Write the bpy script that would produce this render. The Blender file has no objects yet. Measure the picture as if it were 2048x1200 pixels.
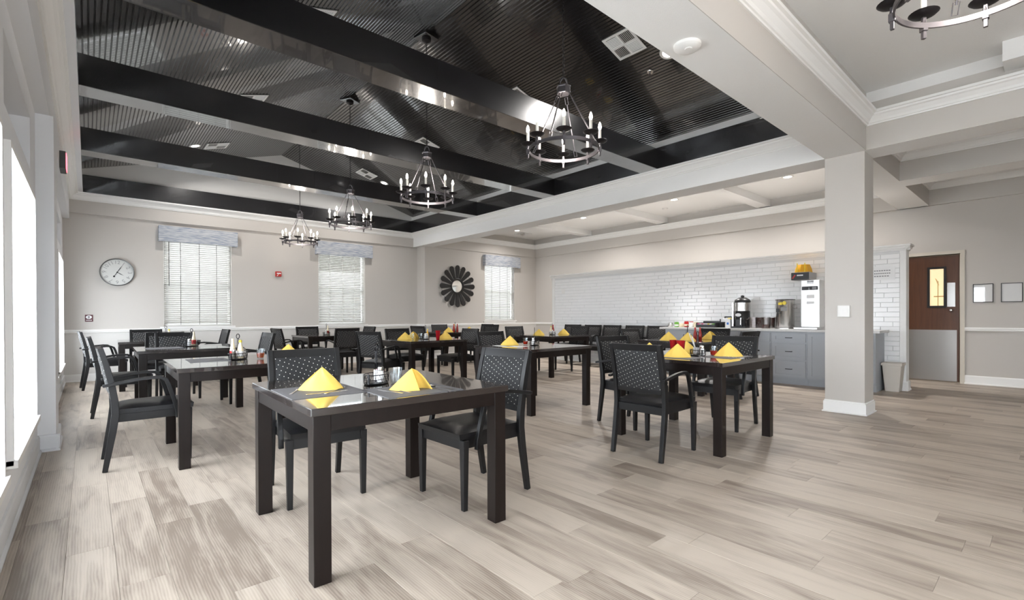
import bpy, bmesh, math, random
from math import sin, cos, pi, radians, sqrt, atan2
from mathutils import Matrix, Vector
random.seed(7)
S = bpy.context.scene
COL = S.collection

# ------------------------------------------------------------------ camera
cam_d = bpy.data.cameras.new('camera')
cam = bpy.data.objects.new('camera', cam_d); COL.objects.link(cam)
S.camera = cam
cam_d.sensor_fit = 'HORIZONTAL'; cam_d.sensor_width = 36.0
cam_d.lens = 36.0 * 962.57 / 2048.0
cam_d.shift_y = 35.0 / 2048.0
cam_d.clip_start = 0.05; cam_d.clip_end = 300
yaw, pitch, roll, CAM_H = 0.72190, -0.0046, -0.0039, 1.15
_f = Vector((sin(yaw) * cos(pitch), cos(yaw) * cos(pitch), sin(pitch)))
_r = Vector((cos(yaw), -sin(yaw), 0)); _u = _r.cross(_f)
_r2 = cos(roll) * _r + sin(roll) * _u; _u2 = -sin(roll) * _r + cos(roll) * _u
cam.matrix_world = Matrix(((_r2.x, _u2.x, -_f.x, 0), (_r2.y, _u2.y, -_f.y, 0), (_r2.z, _u2.z, -_f.z, CAM_H), (0, 0, 0, 1)))

# ------------------------------------------------------------------ world, exposure
S.view_settings.view_transform = 'Standard'
S.view_settings.look = 'None'
S.view_settings.gamma = 1.0
S.view_settings.use_curve_mapping = False
S.view_settings.exposure = 0.36
S.cycles.max_bounces = 10
S.cycles.diffuse_bounces = 6
S.cycles.glossy_bounces = 4
S.cycles.transmission_bounces = 8
S.cycles.transparent_max_bounces = 12
S.cycles.caustics_reflective = False
S.cycles.caustics_refractive = False
S.cycles.sample_clamp_indirect = 6.0
W = bpy.data.worlds.new('sky'); S.world = W
W.use_nodes = True
_bg = W.node_tree.nodes['Background']
_bg.inputs[0].default_value = (0.87, 0.935, 1.0, 1)
_bg.inputs[1].default_value = 12.5
CAN_W, BULB_E, CHAND_W = 52.0, 30.0, 13.0

# ------------------------------------------------------------------ materials
MATS = {}
def mat(name, rgb=(0.5, 0.5, 0.5), rough=0.5, metal=0.0, emit=0.0, coat=0.0, spec=0.5, trans=0.0, bump=0.0, bscale=60.0, vary=0.0, vscale=6.0, ior=1.45):
    m = bpy.data.materials.new(name); m.use_nodes = True
    nt = m.node_tree; b = nt.nodes['Principled BSDF']
    b.inputs['Base Color'].default_value = (*rgb, 1)
    b.inputs['Roughness'].default_value = rough
    b.inputs['Metallic'].default_value = metal
    b.inputs['Specular IOR Level'].default_value = spec
    b.inputs['IOR'].default_value = ior
    b.inputs['Coat Weight'].default_value = coat
    b.inputs['Transmission Weight'].default_value = trans
    if emit:
        b.inputs['Emission Color'].default_value = (*rgb, 1); b.inputs['Emission Strength'].default_value = emit
    if bump or vary:
        tc = nt.nodes.new('ShaderNodeTexCoord')
        if vary:
            n = nt.nodes.new('ShaderNodeTexNoise'); n.inputs['Scale'].default_value = vscale; n.inputs['Detail'].default_value = 4
            nt.links.new(tc.outputs['Object'], n.inputs['Vector'])
            mr = nt.nodes.new('ShaderNodeMapRange'); mr.inputs[3].default_value = 1 - vary; mr.inputs[4].default_value = 1 + vary
            nt.links.new(n.outputs[0], mr.inputs[0])
            mx = nt.nodes.new('ShaderNodeVectorMath'); mx.operation = 'SCALE'; mx.inputs[0].default_value = rgb
            nt.links.new(mr.outputs[0], mx.inputs['Scale']); nt.links.new(mx.outputs[0], b.inputs['Base Color'])
        if bump:
            n2 = nt.nodes.new('ShaderNodeTexNoise'); n2.inputs['Scale'].default_value = bscale; n2.inputs['Detail'].default_value = 5
            nt.links.new(tc.outputs['Object'], n2.inputs['Vector'])
            bp = nt.nodes.new('ShaderNodeBump'); bp.inputs['Strength'].default_value = bump; bp.inputs['Distance'].default_value = 0.01
            nt.links.new(n2.outputs[0], bp.inputs['Height']); nt.links.new(bp.outputs[0], b.inputs['Normal'])
    MATS[name] = m
    return m

def sheet_glass(name, fac=0.06, tint=(1, 1, 1)):
    m = bpy.data.materials.new(name); m.use_nodes = True; nt = m.node_tree
    nt.nodes.remove(nt.nodes['Principled BSDF'])
    t = nt.nodes.new('ShaderNodeBsdfTransparent'); t.inputs[0].default_value = (*tint, 1)
    g = nt.nodes.new('ShaderNodeBsdfGlossy'); g.inputs['Roughness'].default_value = 0.02
    x = nt.nodes.new('ShaderNodeMixShader'); x.inputs[0].default_value = fac
    nt.links.new(t.outputs[0], x.inputs[1]); nt.links.new(g.outputs[0], x.inputs[2])
    nt.links.new(x.outputs[0], nt.nodes['Material Output'].inputs[0])
    MATS[name] = m
    return m

def wood(name, dark, light, rough, stretch=(3, 3, 0.35), coat=0.0, spec=0.5, bump=0.05):
    m = bpy.data.materials.new(name); m.use_nodes = True; nt = m.node_tree; b = nt.nodes['Principled BSDF']
    tc = nt.nodes.new('ShaderNodeTexCoord'); mp = nt.nodes.new('ShaderNodeMapping'); mp.inputs['Scale'].default_value = stretch
    n = nt.nodes.new('ShaderNodeTexNoise'); n.inputs['Scale'].default_value = 9; n.inputs['Detail'].default_value = 6; n.inputs['Distortion'].default_value = 0.6
    cr = nt.nodes.new('ShaderNodeValToRGB'); cr.color_ramp.elements[0].color = (*dark, 1); cr.color_ramp.elements[1].color = (*light, 1)
    cr.color_ramp.elements[0].position = 0.3; cr.color_ramp.elements[1].position = 0.7
    nt.links.new(tc.outputs['Object'], mp.inputs[0]); nt.links.new(mp.outputs[0], n.inputs['Vector'])
    nt.links.new(n.outputs[0], cr.inputs[0]); nt.links.new(cr.outputs[0], b.inputs['Base Color'])
    b.inputs['Roughness'].default_value = rough; b.inputs['Coat Weight'].default_value = coat; b.inputs['Specular IOR Level'].default_value = spec
    if bump:
        bp = nt.nodes.new('ShaderNodeBump'); bp.inputs['Strength'].default_value = bump; bp.inputs['Distance'].default_value = 0.004
        nt.links.new(n.outputs[0], bp.inputs['Height']); nt.links.new(bp.outputs[0], b.inputs['Normal'])
    MATS[name] = m
    return m

def plank_mat():
    m = bpy.data.materials.new('oak_plank'); m.use_nodes = True; nt = m.node_tree; b = nt.nodes['Principled BSDF']; L = nt.links.new
    N = nt.nodes.new
    oi = N('ShaderNodeObjectInfo'); at = N('ShaderNodeAttribute'); at.attribute_name = 'rnd'
    ad = N('ShaderNodeMath'); ad.operation = 'ADD'; L(oi.outputs['Random'], ad.inputs[0]); L(at.outputs['Fac'], ad.inputs[1])
    fr = N('ShaderNodeMath'); fr.operation = 'FRACT'; L(ad.outputs[0], fr.inputs[0])
    tc = N('ShaderNodeTexCoord'); off = N('ShaderNodeVectorMath'); off.operation = 'SCALE'; off.inputs[0].default_value = (37, 61, 13)
    L(fr.outputs[0], off.inputs['Scale'])
    va = N('ShaderNodeVectorMath'); va.operation = 'ADD'; L(tc.outputs['Object'], va.inputs[0]); L(off.outputs[0], va.inputs[1])
    mp = N('ShaderNodeMapping'); mp.inputs['Scale'].default_value = (9, 1.0, 1); L(va.outputs[0], mp.inputs[0])
    n1 = N('ShaderNodeTexNoise'); n1.inputs['Scale'].default_value = 1.6; n1.inputs['Detail'].default_value = 8; n1.inputs['Roughness'].default_value = 0.52; n1.inputs['Distortion'].default_value = 0.9
    L(mp.outputs[0], n1.inputs['Vector'])
    mp2 = N('ShaderNodeMapping'); mp2.inputs['Scale'].default_value = (2.6, 0.8, 1); L(va.outputs[0], mp2.inputs[0])
    n2 = N('ShaderNodeTexNoise'); n2.inputs['Scale'].default_value = 2.2; n2.inputs['Detail'].default_value = 3; L(mp2.outputs[0], n2.inputs['Vector'])
    # cathedral grain rings
    wv = N('ShaderNodeTexWave'); wv.wave_type = 'RINGS'; wv.rings_direction = 'Y'; wv.inputs['Scale'].default_value = 5.5; wv.inputs['Distortion'].default_value = 4.5; wv.inputs['Detail'].default_value = 3; wv.inputs['Detail Scale'].default_value = 1.2
    mp3 = N('ShaderNodeMapping'); mp3.inputs['Scale'].default_value = (5.0, 0.7, 1); L(va.outputs[0], mp3.inputs[0]); L(mp3.outputs[0], wv.inputs['Vector'])
    mx = N('ShaderNodeMath'); mx.operation = 'MULTIPLY_ADD'; L(n2.outputs[0], mx.inputs[0]); mx.inputs[1].default_value = 0.55; L(n1.outputs[0], mx.inputs[2])
    mw = N('ShaderNodeMath'); mw.operation = 'MULTIPLY_ADD'; L(wv.outputs['Fac'], mw.inputs[0]); mw.inputs[1].default_value = 0.16; L(mx.outputs[0], mw.inputs[2])
    m4 = N('ShaderNodeMath'); m4.operation = 'MULTIPLY_ADD'; L(fr.outputs[0], m4.inputs[0]); m4.inputs[1].default_value = 0.34; L(mw.outputs[0], m4.inputs[2])
    cr = N('ShaderNodeValToRGB'); e = cr.color_ramp.elements
    e[0].position = 0.62; e[0].color = (0.215, 0.170, 0.137, 1)
    e[1].position = 1.30 if False else 1.0; e[1].color = (0.450, 0.385, 0.318, 1)
    k = e.new(0.80); k.color = (0.350, 0.293, 0.241, 1)
    sc = N('ShaderNodeMath'); sc.operation = 'MULTIPLY'; sc.inputs[1].default_value = 0.84; L(m4.outputs[0], sc.inputs[0])
    L(sc.outputs[0], cr.inputs[0]); L(cr.outputs[0], b.inputs['Base Color'])
    b.inputs['Roughness'].default_value = 0.42
    bp = N('ShaderNodeBump'); bp.inputs['Strength'].default_value = 0.12; bp.inputs['Distance'].default_value = 0.003
    L(n1.outputs[0], bp.inputs['Height']); L(bp.outputs[0], b.inputs['Normal'])
    MATS['oak_plank'] = m

def dotted_mat():
    m = bpy.data.materials.new('dotted_fabric'); m.use_nodes = True; nt = m.node_tree; b = nt.nodes['Principled BSDF']; L = nt.links.new; N = nt.nodes.new
    tc = N('ShaderNodeTexCoord'); mp = N('ShaderNodeMapping'); mp.inputs['Rotation'].default_value = (radians(24), 0, 0)
    L(tc.outputs['Object'], mp.inputs[0])
    sx = N('ShaderNodeSeparateXYZ'); L(mp.outputs[0], sx.inputs[0])
    P = 0.0300
    ds = []
    for k in ('Y', 'Z'):
        d = N('ShaderNodeMath'); d.operation = 'DIVIDE'; d.inputs[1].default_value = P; L(sx.outputs[k], d.inputs[0])
        f = N('ShaderNodeMath'); f.operation = 'FRACT'; L(d.outputs[0], f.inputs[0])
        s = N('ShaderNodeMath'); s.operation = 'SUBTRACT'; s.inputs[1].default_value = 0.5; L(f.outputs[0], s.inputs[0])
        q = N('ShaderNodeMath'); q.operation = 'POWER'; q.inputs[1].default_value = 2; L(s.outputs[0], q.inputs[0])
        ds.append(q)
    a = N('ShaderNodeMath'); a.operation = 'ADD'; L(ds[0].outputs[0], a.inputs[0]); L(ds[1].outputs[0], a.inputs[1])
    lt = N('ShaderNodeMath'); lt.operation = 'LESS_THAN'; lt.inputs[1].default_value = 0.0085; L(a.outputs[0], lt.inputs[0])
    mx = N('ShaderNodeMix'); mx.data_type = 'RGBA'; L(lt.outputs[0], mx.inputs['Factor'])
    mx.inputs['A'].default_value = (0.013, 0.013, 0.014, 1); mx.inputs['B'].default_value = (0.75, 0.72, 0.66, 1)
    L(mx.outputs['Result'], b.inputs['Base Color']); b.inputs['Roughness'].default_value = 0.75
    MATS['dotted_fabric'] = m

def valance_mat():
    m = bpy.data.materials.new('valance_fabric'); m.use_nodes = True; nt = m.node_tree; b = nt.nodes['Principled BSDF']; L = nt.links.new; N = nt.nodes.new
    tc = N('ShaderNodeTexCoord'); mp = N('ShaderNodeMapping'); mp.inputs['Scale'].default_value = (2.2, 2, 26); L(tc.outputs['Object'], mp.inputs[0])
    n = N('ShaderNodeTexNoise'); n.inputs['Scale'].default_value = 3.0; n.inputs['Detail'].default_value = 6; n.inputs['Distortion'].default_value = 0.4; L(mp.outputs[0], n.inputs['Vector'])
    cr = N('ShaderNodeValToRGB'); e = cr.color_ramp.elements
    e[0].position = 0.36; e[0].color = (0.225, 0.26, 0.335, 1); e[1].position = 0.62; e[1].color = (0.52, 0.53, 0.54, 1)
    L(n.outputs[0], cr.inputs[0]); L(cr.outputs[0], b.inputs['Base Color']); b.inputs['Roughness'].default_value = 0.9
    MATS['valance_fabric'] = m

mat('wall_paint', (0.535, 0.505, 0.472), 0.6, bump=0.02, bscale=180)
mat('wall_paint_lower', (0.640, 0.625, 0.600), 0.55, bump=0.02, bscale=180)
mat('white_paint', (0.84, 0.835, 0.82), 0.42)
mat('soffit_paint', (0.83, 0.825, 0.815), 0.7, bump=0.25, bscale=140)
mat('daylit_white', (0.79, 0.80, 0.82), 0.5)  # blue cast of the window daylight put into the white
mat('black_gloss', (0.006, 0.006, 0.007), 0.22, ior=1.8, coat=0.8)
mat('black_beam', (0.007, 0.007, 0.009), 0.25, ior=2.0, coat=1.0)
mat('tile_white', (0.87, 0.87, 0.87), 0.16, spec=0.5, bump=0.10, bscale=14)
mat('grout', (0.70, 0.70, 0.70), 0.8)
mat('chair_wood', (0.0095, 0.0092, 0.0098), 0.36, spec=0.36)
mat('leather', (0.0075, 0.0075, 0.0085), 0.34, spec=0.4, bump=0.12, bscale=120)
mat('iron', (0.150, 0.140, 0.150), 0.38, metal=0.9)
mat('dark_iron', (0.022, 0.020, 0.022), 0.45, metal=0.6)
mat('candle', (0.82, 0.79, 0.72), 0.5)
mat('bulb', (1.0, 0.90, 0.80), 0.3, emit=BULB_E)
mat('can_light', (1.0, 0.96, 0.90), 0.4, emit=14.0)
mat('napkin', (0.80, 0.555, 0.120), 0.85, bump=0.15, bscale=300)
mat('placemat', (0.135, 0.132, 0.140), 0.6, bump=0.2, bscale=400)
mat('paper', (0.82, 0.82, 0.82), 0.6)
mat('steel', (0.62, 0.61, 0.60), 0.27, metal=1.0)
mat('cutlery', (0.60, 0.59, 0.58), 0.25, metal=1.0)
mat('brushed_steel', (0.36, 0.345, 0.33), 0.34, metal=1.0, bump=0.03, bscale=40)
mat('wire_black', (0.012, 0.012, 0.014), 0.35, metal=0.4)
mat('plastic_black', (0.012, 0.012, 0.013), 0.35)
mat('white_plastic', (0.80, 0.79, 0.77), 0.4)
mat('bin_beige', (0.60, 0.555, 0.50), 0.45)
mat('cabinet_grey', (0.385, 0.405, 0.435), 0.45)
mat('counter_stone', (0.60, 0.595, 0.585), 0.3, vary=0.12, vscale=40)
mat('blind_slat', (0.60, 0.59, 0.565), 0.5)
mat('red_plastic', (0.48, 0.012, 0.020), 0.18, trans=0.35, coat=0.3)
mat('red_opaque', (0.45, 0.015, 0.015), 0.35)
mat('ketchup', (0.33, 0.02, 0.015), 0.3)
mat('yellow_plastic', (0.85, 0.66, 0.05), 0.4)
mat('amber_plastic', (0.78, 0.40, 0.02), 0.35)
mat('green_plastic', (0.16, 0.42, 0.06), 0.4)
mat('pink_paper', (0.80, 0.16, 0.32), 0.6)
mat('blue_paper', (0.06, 0.18, 0.50), 0.6)
mat('cream', (0.80, 0.70, 0.50), 0.4)
mat('pepper', (0.10, 0.085, 0.07), 0.6)
mat('salt', (0.80, 0.80, 0.80), 0.6)
sheet_glass('tumbler_glass', 0.075, (.93, .95, .96))
mat('tea', (0.50, 0.075, 0.008), 0.05, trans=0.6, ior=1.33)
mat('red_drink', (0.78, 0.035, 0.015), 0.08, trans=0.3, ior=1.33)
mat('dark_tea', (0.050, 0.006, 0.006), 0.08)
sheet_glass('pitcher_clear', 0.09, (.90, .88, .88))
mat('mirror_glass', (0.80, 0.80, 0.78), 0.03, metal=1.0)
mat('mirror_petal', (0.010, 0.009, 0.009), 0.4)
mat('clock_face', (0.62, 0.62, 0.60), 0.6, vary=0.10, vscale=5)
mat('clock_rim', (0.16, 0.165, 0.165), 0.45, metal=0.6)
mat('numeral_grey', (0.30, 0.30, 0.30), 0.6)
mat('alarm_red', (0.42, 0.025, 0.02), 0.35)
mat('sign_maroon', (0.085, 0.012, 0.020), 0.4)
mat('grey_ink', (0.25, 0.25, 0.26), 0.6)
mat('door_frame', (0.62, 0.575, 0.50), 0.45)
mat('lit_kitchen', (0.95, 0.76, 0.46), 0.6, emit=0.42)
mat('lit_shelf', (0.55, 0.38, 0.16), 0.6, emit=0.20)
mat('exit_red', (1.0, 0.12, 0.16), 0.5, emit=3.0)
mat('vent_white', (0.78, 0.78, 0.77), 0.4)
mat('vent_dark', (0.09, 0.09, 0.09), 0.7)
mat('frame_black', (0.010, 0.009, 0.009), 0.4)
mat('pavement', (0.50, 0.50, 0.49), 0.9, vary=0.1, vscale=0.5)
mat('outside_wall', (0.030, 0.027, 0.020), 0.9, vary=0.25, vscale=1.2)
mat('hedge', (0.06, 0.09, 0.035), 0.9, vary=0.5, vscale=3)
sheet_glass('window_glass', 0.05)
wood('table_wood', (0.0085, 0.0055, 0.0046), (0.012, 0.0078, 0.0066), 0.32, stretch=(2, 2, 0.3), spec=0.22, bump=0.0)
wood('table_top_wood', (0.019, 0.0135, 0.0125), (0.024, 0.0172, 0.0158), 0.17, stretch=(0.4, 4, 4), coat=0.9, bump=0.0)
wood('door_wood', (0.070, 0.024, 0.009), (0.105, 0.038, 0.014), 0.35, stretch=(3, 3, 0.25))
plank_mat(); dotted_mat(); valance_mat()

# ------------------------------------------------------------------ mesh helpers
class MB:
    def __init__(s): s.v = []; s.f = []
    def add(s, vs, fs):
        o = len(s.v); s.v += [tuple(p) for p in vs]; s.f += [tuple(i + o for i in f) for f in fs]; return s
    def box(s, x0, x1, y0, y1, z0, z1):
        return s.add([(x0, y0, z0), (x1, y0, z0), (x1, y1, z0), (x0, y1, z0), (x0, y0, z1), (x1, y0, z1), (x1, y1, z1), (x0, y1, z1)],
                     [(3, 2, 1, 0), (4, 5, 6, 7), (0, 1, 5, 4), (1, 2, 6, 5), (2, 3, 7, 6), (3, 0, 4, 7)])
    def mbox(s, c, size, M):
        h = [q / 2 for q in size]; b = MB().box(-h[0], h[0], -h[1], h[1], -h[2], h[2])
        return s.add([Vector(c) + M @ Vector(p) for p in b.v], b.f)
    def lathe(s, prof, n=20, c=(0, 0, 0), sx=1, sy=1, cap=True):
        vs = []; fs = []; k = len(prof)
        for i in range(n):
            a = 2 * pi * i / n
            for r, z in prof: vs.append((c[0] + r * cos(a) * sx, c[1] + r * sin(a) * sy, c[2] + z))
        for i in range(n):
            j = (i + 1) % n
            for q in range(k - 1): fs.append((i * k + q, j * k + q, j * k + q + 1, i * k + q + 1))
        if cap:
            if prof[0][0] > 1e-6: fs.append(tuple(i * k for i in range(n))[::-1])
            if prof[-1][0] > 1e-6: fs.append(tuple(i * k + k - 1 for i in range(n)))
        return s.add(vs, fs)
    def tube(s, pts, r, n=8, closed=False, ry=None):
        pts = [Vector(p) for p in pts]; m = len(pts); rings = []
        up = Vector((0, 0, 1))
        for i, p in enumerate(pts):
            if closed: t = pts[(i + 1) % m] - pts[i - 1]
            else: t = pts[min(i + 1, m - 1)] - pts[max(i - 1, 0)]
            t.normalize()
            a = t.cross(up)
            if a.length < 1e-3: a = t.cross(Vector((0, 1, 0)))
            a.normalize(); b = a.cross(t)
            rr = r[i] if isinstance(r, (list, tuple)) else r
            rb = (ry if ry else rr)
            rings.append([p + a * rr * cos(2 * pi * k / n) + b * rb * sin(2 * pi * k / n) for k in range(n)])
        vs = [q for g in rings for q in g]; fs = []
        for i in range(m if closed else m - 1):
            j = (i + 1) % m
            for k in range(n):
                l = (k + 1) % n; fs.append((i * n + k, i * n + l, j * n + l, j * n + k))
        if not closed: fs += [tuple(range(n))[::-1], tuple((m - 1) * n + k for k in range(n))]
        return s.add(vs, fs)
    def bar(s, pts, hw, hh):
        """rectangular section swept along a path in a plane of constant y: hw along y, hh across the path"""
        pts = [Vector(p) for p in pts]; m = len(pts); vs = []; fs = []
        for i, p in enumerate(pts):
            t = (pts[min(i + 1, m - 1)] - pts[max(i - 1, 0)]).normalized()
            nrm = Vector((-t.z, 0, t.x)); h = hh[i] if isinstance(hh, (list, tuple)) else hh
            y = Vector((0, hw, 0))
            vs += [p - y - nrm * h, p + y - nrm * h, p + y + nrm * h, p - y + nrm * h]
        for i in range(m - 1):
            for k in range(4):
                l = (k + 1) % 4; fs.append((i * 4 + k, i * 4 + l, i * 4 + 4 + l, i * 4 + 4 + k))
        fs += [(3, 2, 1, 0), tuple((m - 1) * 4 + k for k in range(4))]
        return s.add(vs, fs)
    def prism(s, poly, z0, z1):
        n = len(poly)
        return s.add([(x, y, z0) for x, y in poly] + [(x, y, z1) for x, y in poly],
                     [tuple(range(n))[::-1], tuple(range(n, 2 * n))] + [(i, (i + 1) % n, (i + 1) % n + n, i + n) for i in range(n)])
    def extrude(s, prof, a, b, out):
        """profile (out, up) extruded from point a to point b (z of profile added to a.z)"""
        a = Vector(a); b = Vector(b); out = Vector(out); n = len(prof)
        vs = [a + out * o + Vector((0, 0, u)) for o, u in prof] + [b + out * o + Vector((0, 0, u)) for o, u in prof]
        return s.add(vs, [tuple(range(n)), tuple(range(n, 2 * n))[::-1]] + [(i, i + n, (i + 1) % n + n, (i + 1) % n) for i in range(n)])
    def mesh(s, name, material, bevel=0.0, seg=2, smooth=40, loc=(0, 0, 0)):
        me = bpy.data.meshes.new(name)
        l = Vector(loc)
        me.from_pydata([tuple(Vector(p) - l) for p in s.v] if l.length else s.v, [], s.f); me.update()
        bm = bmesh.new(); bm.from_mesh(me)
        bmesh.ops.recalc_face_normals(bm, faces=bm.faces)
        if bevel:
            es = [e for e in bm.edges if len(e.link_faces) == 2 and e.calc_face_angle(0) > radians(30)]
            bmesh.ops.bevel(bm, geom=es, offset=bevel, segments=seg, profile=0.5, affect='EDGES', clamp_overlap=True)
        bm.to_mesh(me); bm.free()
        if smooth:
            me.shade_smooth(); me.set_sharp_from_angle(angle=radians(14 if bevel and smooth == 40 else smooth))
        if material: me.materials.append(MATS[material])
        return me
    def build(s, name, material, parent=None, bevel=0.0, seg=2, smooth=40, loc=(0, 0, 0), rz=0.0):
        o = bpy.data.objects.new(name, s.mesh(name, material, bevel, seg, smooth, loc))
        COL.objects.link(o); o.location = loc; o.rotation_euler = (0, 0, rz)
        if parent: o.parent = parent
        return o
def inst(name, me, parent=None, loc=(0, 0, 0), rot=(0, 0, 0)):
    o = bpy.data.objects.new(name, me); COL.objects.link(o); o.location = loc; o.rotation_euler = rot
    if parent: o.parent = parent
    return o
def tag(o, label, cat, group=None):
    o['label'] = label; o['category'] = cat
    if group: o['group'] = group
    return o
def root(name, loc=(0, 0, 0), rz=0.0, label=None, cat=None, group=None):
    o = bpy.data.objects.new(name, None); COL.objects.link(o); o.location = loc; o.rotation_euler = (0, 0, rz); o.empty_display_size = 0.1
    if label: tag(o, label, cat, group)
    return o
def struct(o, label=None):
    o['kind'] = 'structure'
    if label: o['label'] = label
    return o
def area(name, loc, rot, size, power, col=(1, .965, .93)):
    l = bpy.data.lights.new(name, 'AREA'); l.shape = 'DISK'; l.size = size; l.energy = power; l.color = col; l.spread = radians(150)
    o = bpy.data.objects.new(name, l); COL.objects.link(o); o.location = loc; o.rotation_euler = rot; return o
def dup(o, loc=None, rz=None, label=None, group=None):
    ch = list(o.children)
    r = o.copy(); COL.objects.link(r)
    if loc is not None: r.location = loc
    if rz is not None: r.rotation_euler = (0, 0, rz)
    if label: r['label'] = label
    if group: r['group'] = group
    for c in ch:
        d = c.copy(); COL.objects.link(d); d.parent = r
        for g in list(c.children):
            e = g.copy(); COL.objects.link(e); e.parent = d
    return r
class Maker:
    """first call builds and moves the prototype, later calls copy it"""
    def __init__(s, fn): s.fn = fn; s.o = None
    def __call__(s, loc, rz, label, group=None):
        if s.o is None:
            s.o = s.fn(); o = s.o; o.location = loc; o.rotation_euler = (0, 0, rz); o['label'] = label
            if group: o['group'] = group
            return o
        return dup(s.o, loc, rz, label, group)

# ------------------------------------------------------------------ setting
XL, XR, YN, YBL, YBR, XSTEP = -0.33, 10.78, -4.6, 11.48, 11.08, 6.69
ZS, ZF, ZC = 2.985, 3.34, 3.58
RX, RZ, SL = 3.22, 4.70, 0.2875           # ridge of the black vault
TX0, TX1, TY0, TY1 = -0.06, 6.43, 1.83, 11.34

floor = struct(MB().box(XL - .3, XR + .2, YN - .2, YBL + .2, -.12, -.006).build('floor', 'oak_plank', smooth=0), 'grey brown oak plank floor of the dining hall')
PW, PL = 0.18, 1.22
fv = (sin(yaw), cos(yaw))
planks = []
for i in range(int((XR - XL) / PW) + 2):
    x0 = XL - 0.118 + i * PW
    y = YN - random.random() * PL
    while y < YBL:
        y1 = min(y + PL, YBL); 
        cx, cy = x0 + PW / 2, (y + y1) / 2
        if y1 > YN and x0 < XR:
            d = cx * fv[0] + cy * fv[1]; lat = cx * fv[1] - cy * fv[0]
            seen = d > 0.9 and abs(lat) < d * 1.12 + .4
            planks.append((0 if seen else 1, cx * cx + cy * cy, x0, max(y, YN), y1))
        y += PL
planks.sort()
def plank_box(m, x0, x1, y0, y1):
    g, b = 0.0004, 0.0011
    m.add([(x0 + g, y0 + g, -.006), (x1 - g, y0 + g, -.006), (x1 - g, y1 - g, -.006), (x0 + g, y1 - g, -.006),
           (x0 + g, y0 + g, -.0007), (x1 - g, y0 + g, -.0007), (x1 - g, y1 - g, -.0007), (x0 + g, y1 - g, -.0007),
           (x0 + b, y0 + b, 0), (x1 - b, y0 + b, 0), (x1 - b, y1 - b, 0), (x0 + b, y1 - b, 0)],
          [(0, 1, 5, 4), (1, 2, 6, 5), (2, 3, 7, 6), (3, 0, 4, 7), (4, 5, 9, 8), (5, 6, 10, 9), (6, 7, 11, 10), (7, 4, 8, 11), (8, 9, 10, 11)])
_pm = MB(); plank_box(_pm, -PW / 2, PW / 2, -PL / 2, PL / 2); plank_me = _pm.mesh('plank', 'oak_plank', smooth=0)
rest = MB(); rest_r = []; n_single = 0
for k, (far, _, x0, y0, y1) in enumerate(planks):
    if far == 0 and n_single < 290:
        n_single += 1
        if abs((y1 - y0) - PL) < 1e-4: inst('plank', plank_me, floor, (x0 + PW / 2, (y0 + y1) / 2, 0))
        else:
            p = MB(); plank_box(p, -PW / 2, PW / 2, -(y1 - y0) / 2, (y1 - y0) / 2)
            inst('plank', p.mesh('plank', 'oak_plank', smooth=0), floor, (x0 + PW / 2, (y0 + y1) / 2, 0))
    else:
        plank_box(rest, x0, x0 + PW, y0, y1); rest_r += [random.random()] * 9
ro = rest.build('planks_beyond', None, floor, smooth=0)
at = ro.data.attributes.new('rnd', 'FLOAT', 'FACE'); at.data.foreach_set('value', rest_r)
ro.data.materials.append(MATS['oak_plank']); ro['kind'] = 'stuff'

def wall_holes(m, axis, c0, c1, a0, a1, z0, z1, holes):
    """wall slab between c0..c1 on its thin axis, a0..a1 along, with rectangular holes (a0,a1,z0,z1)"""
    def put(p, q, r, s):
        if q - p < 1e-4 or s - r < 1e-4: return
        if axis == 'x': m.box(c0, c1, p, q, r, s)
        else: m.box(p, q, c0, c1, r, s)
    xs = a0
    hs = {}
    for h in holes: hs.setdefault((h[0], h[1]), []).append((h[2], h[3]))
    for (p, q) in sorted(hs):
        put(xs, p, z0, z1); z = z0
        for r, s in sorted(hs[(p, q)]): put(p, q, z, r); z = s
        put(p, q, z, z1); xs = q
    put(xs, a1, z0, z1)

# back wall: left part y=11.48, right part steps forward to 11.08
WB = [(1.10, 2.265, 0.955, 2.70), (4.06, 5.21, 0.94, 2.70)]
m = MB(); wall_holes(m, 'y', YBL, YBL + .16, XL - .2, XSTEP + .2, -.1, 4.95, WB)
struct(m.build('wall_back', 'wall_paint', smooth=0), 'greige back wall with two blind covered windows')
W3 = [(8.70, 9.86, 1.0, 2.70)]
m = MB(); wall_holes(m, 'y', YBR, YBR + .16, XSTEP, XR + .2, -.1, 4.0, W3); m.box(XSTEP, XSTEP + .16, YBR + .16, YBL + .2, -.1, 4.0)
struct(m.build('wall_back.001', 'wall_paint', smooth=0), 'greige back wall section carrying the sunburst mirror')
m = MB(); m.box(XL, 1.06, YBL - .012, YBL, 0, .90); m.box(1.06, 2.31, YBL - .012, YBL, 0, .88); m.box(2.31, XSTEP, YBL - .012, YBL, 0, .88)
m.box(XSTEP - .012, XSTEP, YBR - .012, YBL - .012, 0, .88); m.box(XSTEP - .012, XR, YBR - .012, YBR, 0, .88)
struct(m.build('trim_1', 'wall_paint_lower', smooth=0), 'pale grey wainscot panel below the chair rail')
RAIL = [(0, 0), (.022, .004), (.03, .016), (.022, .026), (.03, .036), (.03, .052), (.02, .062), (0, .064)]
m = MB()
for a, b, o in (((XL, YBL, .86), (XSTEP, YBL, .86), (0, -1, 0)), ((XSTEP, YBL, .86), (XSTEP, YBR - .03, .86), (-1, 0, 0)), ((XSTEP - .03, YBR, .86), (XR, YBR, .86), (0, -1, 0)), ((XR, 1.015, .86), (XR, YN, .86), (-1, 0, 0)), ((XR, 2.1, .86), (XR, YBR, .86), (-1, 0, 0))):
    m.extrude(RAIL, a, b, o)
struct(m.build('trim_2', 'white_paint', smooth=0), 'white chair rail moulding along the back and right walls')
m = MB()
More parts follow.
